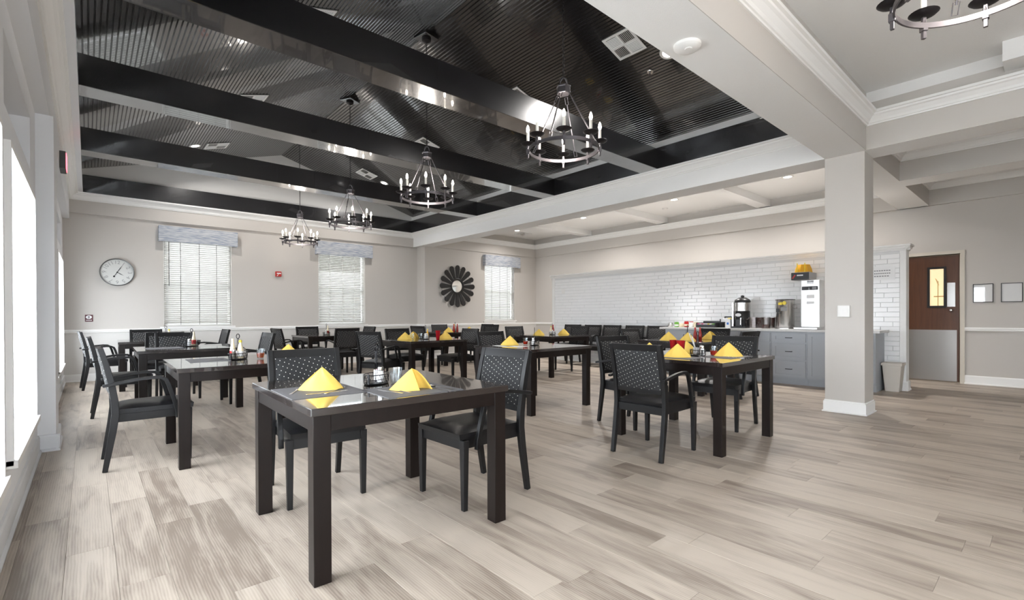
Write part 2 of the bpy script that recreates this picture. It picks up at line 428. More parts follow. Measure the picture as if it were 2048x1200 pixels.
BASE = [(0, 0), (.028, 0), (.028, .012), (.02, .022), (.016, .024), (.016, .125), (.010, .14), (0, .142)]
for a, b, o in (((XL, YBL, 0), (XSTEP, YBL, 0), (0, -1, 0)), ((XSTEP, YBL, 0), (XSTEP, YBR, 0), (-1, 0, 0)), ((XSTEP - .028, YBR, 0), (XR, YBR, 0), (0, -1, 0))): m.extrude(BASE, a, b, o)
struct(m.build('baseboard_back', 'white_paint', smooth=0), 'white baseboard of the back wall')
m = MB()
for a, b in (((XR, 1.02, 0), (XR, YN, 0)), ((XR, 2.1, 0), (XR, YBR, 0))): m.extrude(BASE, a, b, (-1, 0, 0))
struct(m.build('baseboard_right', 'white_paint', smooth=0), 'white baseboard of the right wall')

# right wall with door opening
m = MB(); wall_holes(m, 'x', XR, XR + .14, YN - .2, YBR + .2, -.1, 4.0, [(1.07, 2.03, -.1, 2.14)])
m.box(XR - .06, XR, YN, YBR, ZS, 4.0)
struct(m.build('wall_right', 'wall_paint', smooth=0), 'greige right wall with the brown kitchen door')
# left wall with window bays
LB = [(-2.6, -1.1), (-0.75, 0.75), (1.55, 3.32), (3.70, 5.25), (6.75, 8.45), (9.15, 10.85)]
LH = []
for a, b in LB: LH += [(a, b, .38, 2.06), (a, b, 2.29, 2.69)]
m = MB(); wall_holes(m, 'x', XL - .30, XL, YN - .2, YBL + .2, -.1, 4.0, LH)
for a, b in LB: m.box(XL - .22, XL - .17, a, b, 2.29, 2.69)
struct(m.build('wall_left', 'daylit_white', smooth=0), 'white left wall with tall windows and shallow niches above')
m = MB(); m.box(XL, -.215, 5.73, 6.25, 0, 2.88); m.box(XL, -.215, 1.2, 1.5, 0, 2.88)
m.box(XL, -.24, YN, YBL, 2.88, 3.6)
struct(m.build('trim_3', 'daylit_white', smooth=0), 'white pier and header box of the window wall')
m = MB()
for a, b in ((YN, 1.2), (1.5, 5.73), (6.25, YBL)): m.extrude(BASE, (XL, a, 0), (XL, b, 0), (1, 0, 0))
m.extrude(BASE, (-.215, 5.70, 0), (-.215, 6.28, 0), (1, 0, 0)); m.extrude(BASE, (XL, 5.73, 0), (-.19, 5.73, 0), (0, -1, 0))
struct(m.build('baseboard_left', 'daylit_white', smooth=0), 'white baseboard of the window wall')
# near wall behind the camera; its unseen windows are added for fill light
NH = [(a, a + 1.3, .38, 2.8) for a in (-0.2, 1.4)]
m = MB(); wall_holes(m, 'y', YN - .2, YN, XL - .3, XR + .2, -.1, 4.0, NH)
struct(m.build('wall_front', 'wall_paint', smooth=0), 'greige wall behind the viewer with window openings added for fill light')

def window_unit(n, axis, c, a0, a1, z0, z1, side, mull=(), label=None):
    """fixed sash: frame, glass pane(s); c = plane of the glass"""
    f = MB(); w, t = .05, .05
    def put(p, q, r, s, d=t):
        if axis == 'x': f.box(c - d / 2, c + d / 2, p, q, r, s)
        else: f.box(p, q, c - d / 2, c + d / 2, r, s)
    put(a0, a0 + w, z0, z1); put(a1 - w, a1, z0, z1); put(a0 + w, a1 - w, z0, z0 + w); put(a0 + w, a1 - w, z1 - w, z1)
    for q in mull: put(a0 + w, a1 - w, q - .02, q + .02)
    o = struct(f.build('window_%d' % n, 'white_paint', smooth=0), label)
    g = MB()
    if axis == 'x': g.box(c - .003, c + .003, a0 + w, a1 - w, z0 + w, z1 - w)
    else: g.box(a0 + w, a1 - w, c - .003, c + .003, z0 + w, z1 - w)
    g.build('pane', 'window_glass', o, smooth=0)
    return o
wn = 0
for i, (a, b) in enumerate(LB):
    wn += 1; w = window_unit(wn, 'x', XL - .2, a, b, .38, 2.06, 1, label='tall white framed window bay of the left wall')
    c = MB(); s = .028
    for q in ((a - .03, a), (b, b + .03)): c.box(XL, XL + s, q[0], q[1], .36, 2.09)
    c.box(XL, XL + s, a, b, 2.06, 2.09); c.box(XL, XL + .045, a - .03, b + .03, .345, .386); c.box(XL - .15, XL, a, b, .38, .386)
    c.build('casing', 'white_paint', w, smooth=0)
for (a, b, z0, z1) in NH:
    wn += 1; window_unit(wn, 'y', YN - .1, a, b, z0, z1, 1, label='unseen tall window added behind the viewer for fill light')
BW = []
for (a, b, z0, z1), yy in ((WB[0], YBL), (WB[1], YBL), (W3[0], YBR)):
    wn += 1; BW.append(window_unit(wn, 'y', yy + .12, a, b, z0, z1, 1, mull=((z0 + z1) / 2 - .05,), label='white sash window of the back wall behind a blind'))
    c = MB(); c.box(a - .06, b + .06, yy - .035, yy, z0 - .03, z0); c.box(a - .03, b + .03, yy - .018, yy, z0 - .075, z0 - .03)
    c.build('sill', 'white_paint', BW[-1], smooth=0)

# big white beams
m = MB(); m.box(XL, 6.95, 1.43, 1.83, ZS, 3.9); m.box(6.55, 6.95, 1.83, YBL, ZS, 4.0); m.box(6.55, 6.95, YN, 1.43, ZS, 3.9)
m.box(6.95, XR, 1.46, 1.87, ZS, 3.9); m.box(8.43, 8.83, YN, 1.46, ZS, 3.9)
beam_o = struct(m.build('ceiling', 'soffit_paint', smooth=0), 'white dropped ceiling beams around the black vault')
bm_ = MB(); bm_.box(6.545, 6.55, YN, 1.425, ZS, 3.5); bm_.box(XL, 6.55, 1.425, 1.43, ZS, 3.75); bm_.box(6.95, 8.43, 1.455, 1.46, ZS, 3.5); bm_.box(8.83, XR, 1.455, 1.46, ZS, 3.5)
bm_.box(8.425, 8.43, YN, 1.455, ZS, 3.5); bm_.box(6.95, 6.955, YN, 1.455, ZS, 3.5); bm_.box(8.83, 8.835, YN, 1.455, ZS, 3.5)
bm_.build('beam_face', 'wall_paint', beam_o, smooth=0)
# column
m = MB(); m.box(6.57, 6.95, 1.445, 1.835, 0, ZS)
colm = struct(m.build('trim_4', 'wall_paint', smooth=0), 'square greige column carrying the ceiling beams')
m = MB()
for k, (a, b, z0, z1) in enumerate(((.028, .028, 0, .014), (.016, .016, .014, .125), (.008, .008, .125, .142))): m.box(6.57 - a, 6.95 + a, 1.445 - a, 1.835 + a, z0, z1)
m.build('baseboard', 'white_paint', colm, bevel=.003)
# upper bands on the back wall
m = MB(); m.box(XL, XSTEP, YBL - .05, YBL, ZS, 3.4); m.box(6.95, XR, YBR - .03, YBR, ZS, 3.6)
struct(m.build('trim_5', 'wall_paint', smooth=0), 'shallow upper wall band above the windows')
# flat ceilings
m = MB(); m.box(XL, 6.6, YN, 1.5, 3.62, 3.75); m.box(6.9, XR, YN, 1.5, 3.60, 3.7); m.box(6.9, XR, 1.8, YBR + .1, 3.54, 3.7)
struct(m.build('ceiling.001', 'soffit_paint', smooth=0), 'flat white ceiling of the side bays')
m = MB()
for y0 in (3.98, 6.36, 8.75): m.box(6.95, XR - .06, y0, y0 + .24, 3.40, 3.54)
m.box(6.25, 6.55, -.5, .34, 3.44, 3.62)
struct(m.build('ceiling.002', 'soffit_paint', smooth=0), 'shallow white beams crossing the buffet ceiling')
# crown mouldings
CROWN = [(0, 0), (.014, 0), (.018, .014), (.030, .018), (.040, .040), (.070, .075), (.090, .085), (.095, .100), (.118, .104), (.120, .128), (0, .128)]
m = MB(); zc = 3.215
m.extrude(CROWN, (-.24, YN + .0, zc), (-.24, 1.43, zc), (1, 0, 0)); m.extrude(CROWN, (-.24, 1.83, zc), (-.24, YBL - .05, zc), (1, 0, 0))
m.extrude(CROWN, (-.24, YBL - .05, zc), (6.55, YBL - .05, zc), (0, -1, 0)); m.extrude(CROWN, (6.55, 1.83, zc), (6.55, YBL - .05, zc), (-1, 0, 0))
z2 = 3.245
m.extrude(CROWN, (-.24, 1.425, z2), (6.545, 1.425, z2), (0, -1, 0)); m.extrude(CROWN, (6.545, 1.43, z2), (6.545, YN, z2), (-1, 0, 0))
m.extrude(CROWN, (XR - .06, 1.87, z2), (XR - .06, YBR, z2), (-1, 0, 0)); m.extrude(CROWN, (6.95, YBR - .03, z2), (XR, YBR - .03, z2), (0, -1, 0))
for x0, x1 in ((6.955, 8.425), (8.835, XR - .06)):
    m.extrude(CROWN, (x0, 1.455, z2), (x1, 1.455, z2), (0, -1, 0)); m.extrude(CROWN, (x0, 1.455, z2), (x0, YN, z2), (1, 0, 0)); m.extrude(CROWN, (x1, 1.455, z2), (x1, YN, z2), (-1, 0, 0))
struct(m.build('trim_6', 'white_paint', smooth=0), 'white stepped crown moulding')
# side strips between crown and black tray
m = MB(); m.box(-.26, TX0, 1.83, YBL, ZF, ZF + .03); m.box(TX1, 6.6, 1.83, YBL, ZF, ZF + .03); m.box(TX0, TX1, TY1, YBL, ZF, ZF + .03)
struct(m.build('trim_7', 'daylit_white', smooth=0), 'narrow white soffit strip around the black vault')
# black fascia and beams
m = MB(); t = .06
m.box(TX0 - t, TX0 + .004, 1.7, TY1 + t, ZF + .031, 3.655); m.box(TX1 - .004, TX1 + t, 1.7, TY1 + t, ZF + .031, 3.655); m.box(TX0 + .004, TX1 - .004, TY1 - .004, TY1 + t, ZF + .031, 3.655)
m.box(TX0, TX0 + .004, 1.7, TY1, ZF + .001, ZF + .031); m.box(TX1 - .004, TX1, 1.7, TY1, ZF + .001, ZF + .031); m.box(TX0 + .004, TX1 - .004, TY1 - .004, TY1, ZF + .001, ZF + .031)
struct(m.build('trim_8', 'black_beam', smooth=0), 'black fascia boards round the vault')
for y0, y1 in ((1.78, 2.08), (3.985, 4.285), (6.105, 6.405), (8.455, 8.755)):
    struct(MB().box(TX0, TX1, y0, y1, ZF, 3.645).build('ceiling_beam', 'black_beam', bevel=.004, seg=1), 'glossy black beam spanning the vault')
# white wall above the fascia, gables
m = MB(); m.box(TX0 - .02, TX0 + .0, 1.7, TY1 + t, 3.655, 3.78); m.box(TX1 + .05, TX1 + .09, 1.7, TY1 + .1, 3.655, 3.80)
m.add([(-.3, TY1 + .06, 3.655), (6.7, TY1 + .06, 3.655), (6.7, TY1 + .06, 4.9), (-.3, TY1 + .06, 4.9), (-.3, TY1 + .12, 3.655), (6.7, TY1 + .12, 3.655), (6.7, TY1 + .12, 4.9), (-.3, TY1 + .12, 4.9)],
      [(0, 1, 2, 3), (7, 6, 5, 4), (0, 4, 5, 1), (1, 5, 6, 2), (2, 6, 7, 3), (3, 7, 4, 0)])
m.box(-.3, 6.7, 1.5, 1.75, 3.6, 4.9)
struct(m.build('wall_back.002', 'white_paint', smooth=0), 'white gable wall above the black fascia')
# beadboard vault: single boards on the two slopes
half = 3.30; sl_len = half * sqrt(1 + SL * SL); ang = math.atan(SL); BWd = 0.0444
vault = struct(MB().add([(RX - half, 1.5, RZ - SL * half + .03), (RX, 1.5, RZ + .03), (RX + half, 1.5, RZ - SL * half + .03), (RX - half, YBL, RZ - SL * half + .03), (RX, YBL, RZ + .03), (RX + half, YBL, RZ - SL * half + .03),
    (RX - half, 1.5, RZ - SL * half + .1), (RX, 1.5, RZ + .1), (RX + half, 1.5, RZ - SL * half + .1), (RX - half, YBL, RZ - SL * half + .1), (RX, YBL, RZ + .1), (RX + half, YBL, RZ - SL * half + .1)],
    [(0, 1, 4, 3), (1, 2, 5, 4), (6, 9, 10, 7), (7, 10, 11, 8), (0, 3, 9, 6), (2, 8, 11, 5), (0, 6, 7, 1), (1, 7, 8, 2), (3, 4, 10, 9), (4, 5, 11, 10)]).build('ceiling.003', 'black_gloss', smooth=0), 'black beadboard vaulted ceiling')
bd = MB(); w2 = BWd / 2; L2 = (TY1 - 1.7) / 2
prof = [(-w2, .016), (-w2, .006), (-w2 + .0045, 0), (w2 - .011, 0), (w2 - .0075, .005), (w2 - .004, 0), (w2, .006), (w2, .016)]
bd.add([(x, -L2, z) for x, z in prof] + [(x, L2, z) for x, z in prof], [tuple(range(8)), tuple(range(8, 16))[::-1]] + [(i, (i + 1) % 8, (i + 1) % 8 + 8, i + 8) for i in range(8)])
bead_me = bd.mesh('board', 'black_gloss', smooth=0)
nb = int(sl_len / BWd)
for sgn in (-1, 1):
    for i in range(nb):
        d = (i + .5) * BWd
        inst('board', bead_me, vault, (RX + sgn * d * cos(ang), (TY1 + 1.7) / 2, RZ - d * sin(ang)), (0, sgn * ang, 0))

# tile partition
TXF, TY_0, TY_1, TZ = 9.145, 1.50, 8.78, 2.19
tw = struct(MB().box(TXF + .008, TXF + .19, TY_0 + .03, TY_1 - .03, 0, 2.10).build('wall_tile', 'grout', smooth=0), 'white subway tile partition behind the counter')
BLn, BH, G = 0.302, 0.0735, 0.003
bricks = []
for r in range(int(2.1 / BH)):
    z0 = r * BH; off = (0, .5, .22, .72, .36)[r % 5] * BLn
    y = TY_0 + .075 - off
    while y < TY_1 - .09:
        a, b = max(y, TY_0 + .075), min(y + BLn, TY_1 - .09)
        if b - a > .02: bricks.append((a + G / 2, b - G / 2, z0 + G / 2, z0 + BH - G / 2))
        y += BLn
vis = sorted(bricks, key=lambda q: (0 if (q[2] > .9 or q[0] < 1.9) else 1, q[0]))
def brick_geo(m, L, h, d):
    e = .003
    m.add([(0, -L / 2, -h / 2), (0, L / 2, -h / 2), (0, L / 2, h / 2), (0, -L / 2, h / 2), (-d, -L / 2 + e, -h / 2 + e), (-d, L / 2 - e, -h / 2 + e), (-d, L / 2 - e, h / 2 - e), (-d, -L / 2 + e, h / 2 - e)],
          [(4, 5, 6, 7), (0, 1, 5, 4), (1, 2, 6, 5), (2, 3, 7, 6), (3, 0, 4, 7)])
_cache = {}
restb = MB()
for k, (a, b, z0, z1) in enumerate(vis):
    L = round(b - a, 4); d = .0085 + random.uniform(-.0012, .0015)
    c = (TXF + .009, (a + b) / 2, (z0 + z1) / 2)
    if k < 295:
        if L not in _cache:
            mm = MB(); brick_geo(mm, L, z1 - z0, .009); _cache[L] = mm.mesh('brick', 'tile_white', smooth=0)
        inst('brick', _cache[L], tw, c, (0, random.uniform(-.010, .010), random.uniform(-.003, .003)))
    else:
        mm = MB(); brick_geo(mm, L, z1 - z0, d); M = Matrix.Rotation(random.uniform(-.010, .010), 3, 'Y')
        restb.add([Vector(c) + M @ Vector(p) for p in mm.v], mm.f)
o = restb.build('bricks_beyond', 'tile_white', tw, smooth=0); o['kind'] = 'stuff'
m = MB(); m.box(TXF - .006, TXF + .2, TY_0, TY_0 + .075, 0, 2.11); m.box(TXF - .006, TXF + .2, TY_1 - .09, TY_1, 0, 2.11)
m.extrude([(0, 0), (.012, 0), (.016, .02), (.035, .03), (.045, .055), (.06, .06), (.06, .085), (0, .085)], (TXF - .006, TY_0 - .05, 2.10), (TXF - .006, TY_1 + .03, 2.10), (-1, 0, 0))
m.extrude([(0, 0), (.012, 0), (.016, .02), (.035, .03), (.045, .055), (.06, .06), (.06, .085), (0, .085)], (TXF - .06, TY_0, 2.10), (TXF + .22, TY_0, 2.10), (0, -1, 0))
m.box(TXF - .006, TXF + .22, TY_0, TY_1 + .03, 2.10, 2.185)
m.extrude(BASE, (TXF - .03, TY_0, 0), (TXF + .22, TY_0, 0), (0, -1, 0)); m.extrude(BASE, (TXF - .006, TY_0 - .028, 0), (TXF - .006, 1.745, 0), (-1, 0, 0)); m.extrude(BASE, (TXF - .006, 5.18, 0), (TXF - .006, TY_1, 0), (-1, 0, 0))
m.build('cap_trim', 'white_paint', tw, smooth=0)

# kitchen door
DX = XR + .03
dr = struct(MB().box(DX, DX + .045, 1.085, 2.015, .015, 2.125).build('door_1', 'door_wood', bevel=.002), 'brown wooden swing door with steel kick plate')
m = MB(); fw = .055
m.box(XR - .018, XR + .14, 1.015, 1.07, 0, 2.195); m.box(XR - .018, XR + .14, 2.03, 2.085, 0, 2.195); m.box(XR - .018, XR + .14, 1.07, 2.03, 2.14, 2.195)
m.build('door_frame', 'door_frame', dr, smooth=0)
MB().box(DX - .004, DX, 1.115, 2.0, .02, .875).build('kick_plate', 'brushed_steel', dr, smooth=0)
m = MB(); a0, a1, z0, z1, w = 1.245, 1.49, 1.25, 1.94, .034
m.box(DX - .014, DX, a0, a0 + w, z0, z1); m.box(DX - .014, DX, a1 - w, a1, z0, z1); m.box(DX - .014, DX, a0 + w, a1 - w, z0, z0 + w); m.box(DX - .014, DX, a0 + w, a1 - w, z1 - w, z1)
wf = m.build('window_frame', 'frame_black', dr, smooth=0)
MB().box(DX - .003, DX - .001, a0 + w, a1 - w, z0 + w, z1 - w).build('lit_pane', 'lit_kitchen', wf, smooth=0)
m = MB(); m.box(DX - .0045, DX - .003, a0 + .10, a0 + .112, z0 + w, z0 + .45); m.box(DX - .0045, DX - .003, a0 + w, a1 - w - .05, z0 + .18, z0 + .20)
for k in range(5): m.mbox((DX - .004, a0 + .105 + .006 * k, z0 + .40 + .02 * k), (.0015, .05, .006), Matrix.Rotation(radians(55), 3, 'X'))
m.build('shelf_seen_through', 'lit_shelf', wf, smooth=0)
MB().box(DX - .003, DX, 1.135, 1.235, 1.265, 1.665).build('push_plate', 'steel', dr, smooth=0)
MB().lathe([(0, 0), (.026, 0), (.03, .012), (.02, .03), (.024, .05), (.015, .066), (0, .068)], 16).build('knob', 'steel', dr, loc=(0, 0, 0)).matrix_basis = Matrix.Translation((DX, 1.185, 1.205)) @ Matrix.Rotation(-pi / 2, 4, 'Y')

# lit box behind the swing door, added to stop sky light leaking in
m = MB(); m.box(XR + .14, XR + 1.6, .6, .7, -.1, 2.6); m.box(XR + .14, XR + 1.6, 2.5, 2.6, -.1, 2.6); m.box(XR + 1.5, XR + 1.6, .7, 2.5, -.1, 2.6); m.box(XR + .14, XR + 1.6, .6, 2.6, 2.5, 2.6); m.box(XR + .14, XR + 1.6, .6, 2.6, -.2, -.006)
struct(m.build('wall_light_block', 'door_frame', smooth=0), 'unseen closed box added behind the door to block sky light')
area('kitchen_glow', (XR + .8, 1.5, 2.45), (0, 0, 0), .3, 12)
# outside
struct(MB().box(-40, 40, -40, 60, -.4, -.25).build('floor.001', 'pavement', smooth=0), 'pale paving outside the windows')
struct(MB().box(-4, 16, 15.2, 15.6, -.3, 3.2).build('wall_outside', 'outside_wall', smooth=0), 'dark backdrop wall added outside to dim the view through the blinds')  # backdrop added to darken the gaps between the slats

# ------------------------------------------------------------------ blinds and valances
for bi, ((a, b, z0, z1), yy, nm) in enumerate((( WB[0], YBL, 'left'), (WB[1], YBL, 'middle'), (W3[0], YBR, 'right'))):
    lab = ['white slat blind of the leftmost back window, cord wand at its left', 'white slat blind of the back window left of the sunburst mirror, upper slats open', 'white slat blind of the narrow back window right of the sunburst mirror'][bi]
    r = root('window_blind', (0, 0, 0), 0, lab, 'blind', 'back wall window blinds')
    yb = yy + .055; zt = 2.66; ns = 42; pitch = (zt - z0 - .05) / ns
    sm = MB().mbox((0, 0, 0), (b - a - .03, .05, .003), Matrix.Identity(3)).mesh('slat', 'blind_slat', smooth=0)
    for k in range(ns):
        tilt = radians((-35, -27, -27)[bi] + random.uniform(-3, 3))
        if bi == 1 and k >= ns - 11: tilt = radians(-8)
        inst('slat', sm, r, ((a + b) / 2, yb, z0 + .05 + pitch * (k + .5)), (tilt, 0, 0))
    MB().box(a + .012, b - .012, yb - .025, yb + .025, z0 + .012, z0 + .035).build('bottom_rail', 'blind_slat', r, smooth=0)
    MB().box(a + .01, b - .01, yb - .03, yb + .03, zt, zt + .04).build('head_rail', 'blind_slat', r, smooth=0)
    for q in (.24, .51, .77, .985):
        x = a + (b - a) * q; MB().box(x - .004, x + .004, yb - .031, yb - .029, z0 + .03, zt).build('ladder_cord', 'vent_dark' if bi != 1 else 'blind_slat', r, smooth=0)
    if bi != 1: MB().tube([(a + .09 if bi == 0 else b - .06, yb - .04, zt), (a + .09 if bi == 0 else b - .06, yb - .045, 1.75 if bi == 0 else 1.5)], .006, 6).build('wand', 'vent_dark', r)
for (x0, x1, z0, z1, yy, lab) in ((1.02, 2.36, 2.60, 2.90, YBL, 'blue grey woven valance over the leftmost back window'), (3.98, 5.36, 2.59, 2.90, YBL, 'blue grey woven valance over the back window left of the sunburst mirror'), (8.63, 10.00, 2.60, 2.915, YBR, 'blue grey woven valance over the narrow window right of the mirror')):
    m = MB(); d = .13; m.box(x0, x1, yy - d, yy - d + .018, z0, z1); m.box(x0, x0 + .018, yy - d + .018, yy, z0, z1); m.box(x1 - .018, x1, yy - d + .018, yy, z0, z1); m.box(x0 + .018, x1 - .018, yy - d + .018, yy, z1 - .018, z1)
    tag(m.build('window_valance', 'valance_fabric', bevel=.004, loc=((x0 + x1) / 2, yy, z0)), lab, 'valance', 'back wall valances')

# ------------------------------------------------------------------ wall objects
# clock
cx, cz, cr, cy = .405, 1.970, .252, YBL
ck = root('wall_clock', (cx, cy, cz), 0, 'round grey faced wall clock with large numerals on the left back wall', 'clock')
RXm = Matrix.Rotation(pi / 2, 4, 'X')
def onback(o, y=0.0): o.matrix_basis = Matrix.Translation((0, y, 0)) @ RXm; return o
onback(MB().lathe([(cr - .012, 0), (cr, .004), (cr, .045), (cr - .008, .05), (cr - .016, .045), (cr - .016, .02)], 48, cap=False).build('rim', 'clock_rim', ck))
onback(MB().lathe([(0, .02), (cr - .014, .02), (cr - .014, .012), (0, .012)], 48).build('face', 'clock_face', ck))
for h in range(1, 13):
    a = pi / 2 - h * pi / 6; cu = bpy.data.curves.new('numeral', 'FONT'); cu.body = str(h); cu.size = .088; cu.align_x = 'CENTER'; cu.align_y = 'CENTER'; cu.extrude = .0008
    to = bpy.data.objects.new('numeral_curve', cu); COL.objects.link(to); bpy.context.view_layer.update(); nme = bpy.data.meshes.new_from_object(to.evaluated_get(bpy.context.evaluated_depsgraph_get())); bpy.data.objects.remove(to)
    nme.materials.clear(); nme.materials.append(MATS['numeral_grey']); o = bpy.data.objects.new('numeral', nme); COL.objects.link(o); o.parent = ck
    o.matrix_basis = Matrix.Translation((.180 * cos(a), -.0215, .180 * sin(a))) @ RXm @ Matrix.Rotation(a - pi / 2, 4, 'Z')
for nm, a, L, bk in (('minute_hand', radians(60), .165, .09), ('hour_hand', radians(-32), .115, .0)):
    m = MB(); m.prism([(-bk, -.004), (L * .5, -.006), (L, 0), (L * .5, .006), (-bk, .004)], .024, .027)
    if bk: m.lathe([(0, .024), (.016, .024), (.016, .027), (0, .027)], 12, (-bk, 0, 0))
    m.lathe([(0, .024), (.012, .024), (.012, .028), (0, .028)], 12)
    o = m.build(nm, 'plastic_black', ck); o.matrix_basis = Matrix.Rotation(0, 4, 'X') @ RXm @ Matrix.Rotation(a, 4, 'Z')
# sunburst mirror
sm = root('sunburst_mirror', (7.70, YBR, 1.962), 0, 'dark petal sunburst mirror on the back wall', 'mirror')
onback(MB().lathe([(.20, .01), (.215, .03), (.225, .045), (.205, .055), (.18, .05), (.165, .03)], 40, cap=False).build('ring_frame', 'mirror_petal', sm))
onback(MB().lathe([(0, .032), (.12, .031), (.172, .028), (.172, .02), (0, .02)], 40).build('mirror_disc', 'mirror_glass', sm))
pet = MB(); pts = []
for k in range(13):
    t = pi * k / 12 - pi / 2; pts.append((.515 + .072 * cos(t), .072 * sin(t)))
pet.prism([(.20, -.030)] + pts + [(.20, .030)], .012, .03); pet_me = pet.mesh('petal', 'mirror_petal', bevel=.006)
for k in range(16):
    o = inst('petal', pet_me, sm); o.matrix_basis = RXm @ Matrix.Rotation(pi / 2 + 2 * pi * k / 16, 4, 'Z') @ Matrix.Rotation(radians(-4), 4, 'Y')
onback(MB().tube([(.50 * cos(2 * pi * k / 48), .50 * sin(2 * pi * k / 48), .010) for k in range(48)], .003, 6, True).build('wire_ring', 'wire_black', sm))
# fire alarm
fa = root('fire_alarm', (3.175, YBL, 2.085), 0, 'small red fire alarm box between the two left back windows', 'alarm')
MB().box(-.062, .062, -.05, 0, -.058, .058).build('housing', 'alarm_red', fa, bevel=.01)
MB().box(-.038, .046, -.054, -.05, .004, .026).build('white_label', 'paper', fa, smooth=0)
m = MB(); m.mbox((-.02, -.053, -.025), (.012, .006, .05), Matrix.Rotation(radians(35), 3, 'Y')); m.build('pull_lever', 'white_plastic', fa, smooth=0)
# maroon sign
sg = root('wall_sign', (.010, YBL, 1.127), 0, 'small maroon square sign with white oval beneath the clock', 'sign')
MB().box(-.055, .055, -.008, 0, -.062, .062).build('plate', 'sign_maroon', sg, bevel=.003)
onback(MB().lathe([(0, .0105), (.041, .0105), (.041, .008), (0, .008)], 24, sy=.78).build('white_oval', 'paper', sg)).location = (-.002, 0, .018)
m = MB(); m.lathe([(0, .0115), (.016, .0115), (.016, .0105), (0, .0105)], 12, (0, .004, 0)); m.box(-.004, .004, -.03, 0, .0105, .0115); m.add([(-.002, -.012, .0115), (.016, .006, .0115), (.010, .010, .0115)], [(0, 1, 2)])
onback(m.build('pictogram', 'grey_ink', sg)).location = (-.002, 0, .018)
m = MB()
for k in range(5): m.box(-.042 + .017 * k, -.030 + .017 * k, -.0092, -.008, -.043, -.030)
m.build('lettering', 'paper', sg, smooth=0)
# thermostat on the column
th = root('thermostat', (6.57, 1.643, 1.182), 0, 'white square thermostat cover on the greige column', 'thermostat')
MB().box(-.028, 0, -.062, .062, -.068, .068).build('cover', 'white_plastic', th, bevel=.008)
m = MB(); m.box(-.032, -.028, -.042, -.036, -.05, .05); m.box(-.032, -.028, .036, .042, -.05, .05); m.box(-.032, -.028, -.036, .036, -.05, -.044); m.box(-.032, -.028, -.036, .036, .044, .05)
m.build('inner_rim', 'white_plastic', th, smooth=0)
# paper sign on tiles
ps = root('paper_notice', (TXF - .001, 1.77, 1.772), 0, 'laminated white paper notice on the tiles beside the column', 'sign')
MB().box(-.003, 0, -.14, .14, -.105, .105).build('sheet', 'paper', ps, smooth=0)
m = MB()
for r_, (n_, w_) in enumerate(((7, .030), (8, .026), (6, .032))):
    for k in range(n_): m.box(-.0038, -.003, .12 - k * w_ - w_ * .72, .12 - k * w_, .032 - r_ * .042, .047 - r_ * .042)
m.build('lettering', 'grey_ink', ps, smooth=0)
# switch plate at far end of tile
pl = root('switch_plate', (TXF - .001, 8.39, 1.76), 0, 'small white switch plate at the far left end of the tile wall', 'switch')
MB().box(-.006, 0, -.06, .06, -.06, .06).build('plate', 'white_plastic', pl, bevel=.002)
MB().box(-.012, -.006, -.015, .015, -.03, .03).build('toggle', 'white_plastic', pl, bevel=.002)
# two picture frames
for (y0, y1, lab) in ((.683, .919, 'black framed document on the right wall, nearer to the door'), (.362, .600, 'black framed document on the right wall, farther from the door')):
    f = root('picture_frame', (XR, (y0 + y1) / 2, 1.476), 0, lab, 'picture frame', 'framed documents right of the door')
    h, w, q = .149, (y1 - y0) / 2, .010
    m = MB(); m.box(-.016, 0, -w, -w + q, -h, h); m.box(-.016, 0, w - q, w, -h, h); m.box(-.016, 0, -w + q, w - q, -h, -h + q); m.box(-.016, 0, -w + q, w - q, h - q, h)
    m.build('frame', 'frame_black', f, smooth=0); MB().box(-.008, -.006, -w + q, w - q, -h + q, h - q).build('document', 'paper', f, smooth=0)
    MB().box(-.011, -.009, -w + q, w - q, -h + q, h - q).build('glazing', 'window_glass', f, smooth=0)
# exit sign with twin lamps on the header of the window wall
ex = root('exit_sign', (-.24, 7.75, 2.97), 0, 'red lit exit sign on the header above the left windows', 'exit sign')
MB().box(0, .055, -.15, .15, -.10, .10).build('housing', 'vent_dark', ex, bevel=.004)
MB().box(.055, .062, -.13, .13, -.085, .085).build('red_face', 'exit_red', ex, smooth=0)
for q in (-.1, .1): MB().lathe([(0, 0), (.03, 0), (.036, .03), (.02, .055), (0, .058)], 12).build('lamp_head', 'white_plastic', ex, loc=(.06, q, -.12))
# smoke detector and others
sd = root('smoke_detector', (3.07, 1.672, ZS), 0, 'round white smoke detector under the near ceiling beam', 'smoke detector')
MB().lathe([(0, -.040), (.035, -.040), (.07, -.034), (.088, -.018), (.09, 0), (0, 0)], 32).build('body', 'white_plastic', sd)
MB().lathe([(0, -.046), (.022, -.046), (.025, -.040), (0, -.040)], 20, (-.02, -.02, 0)).build('button', 'white_plastic', sd)

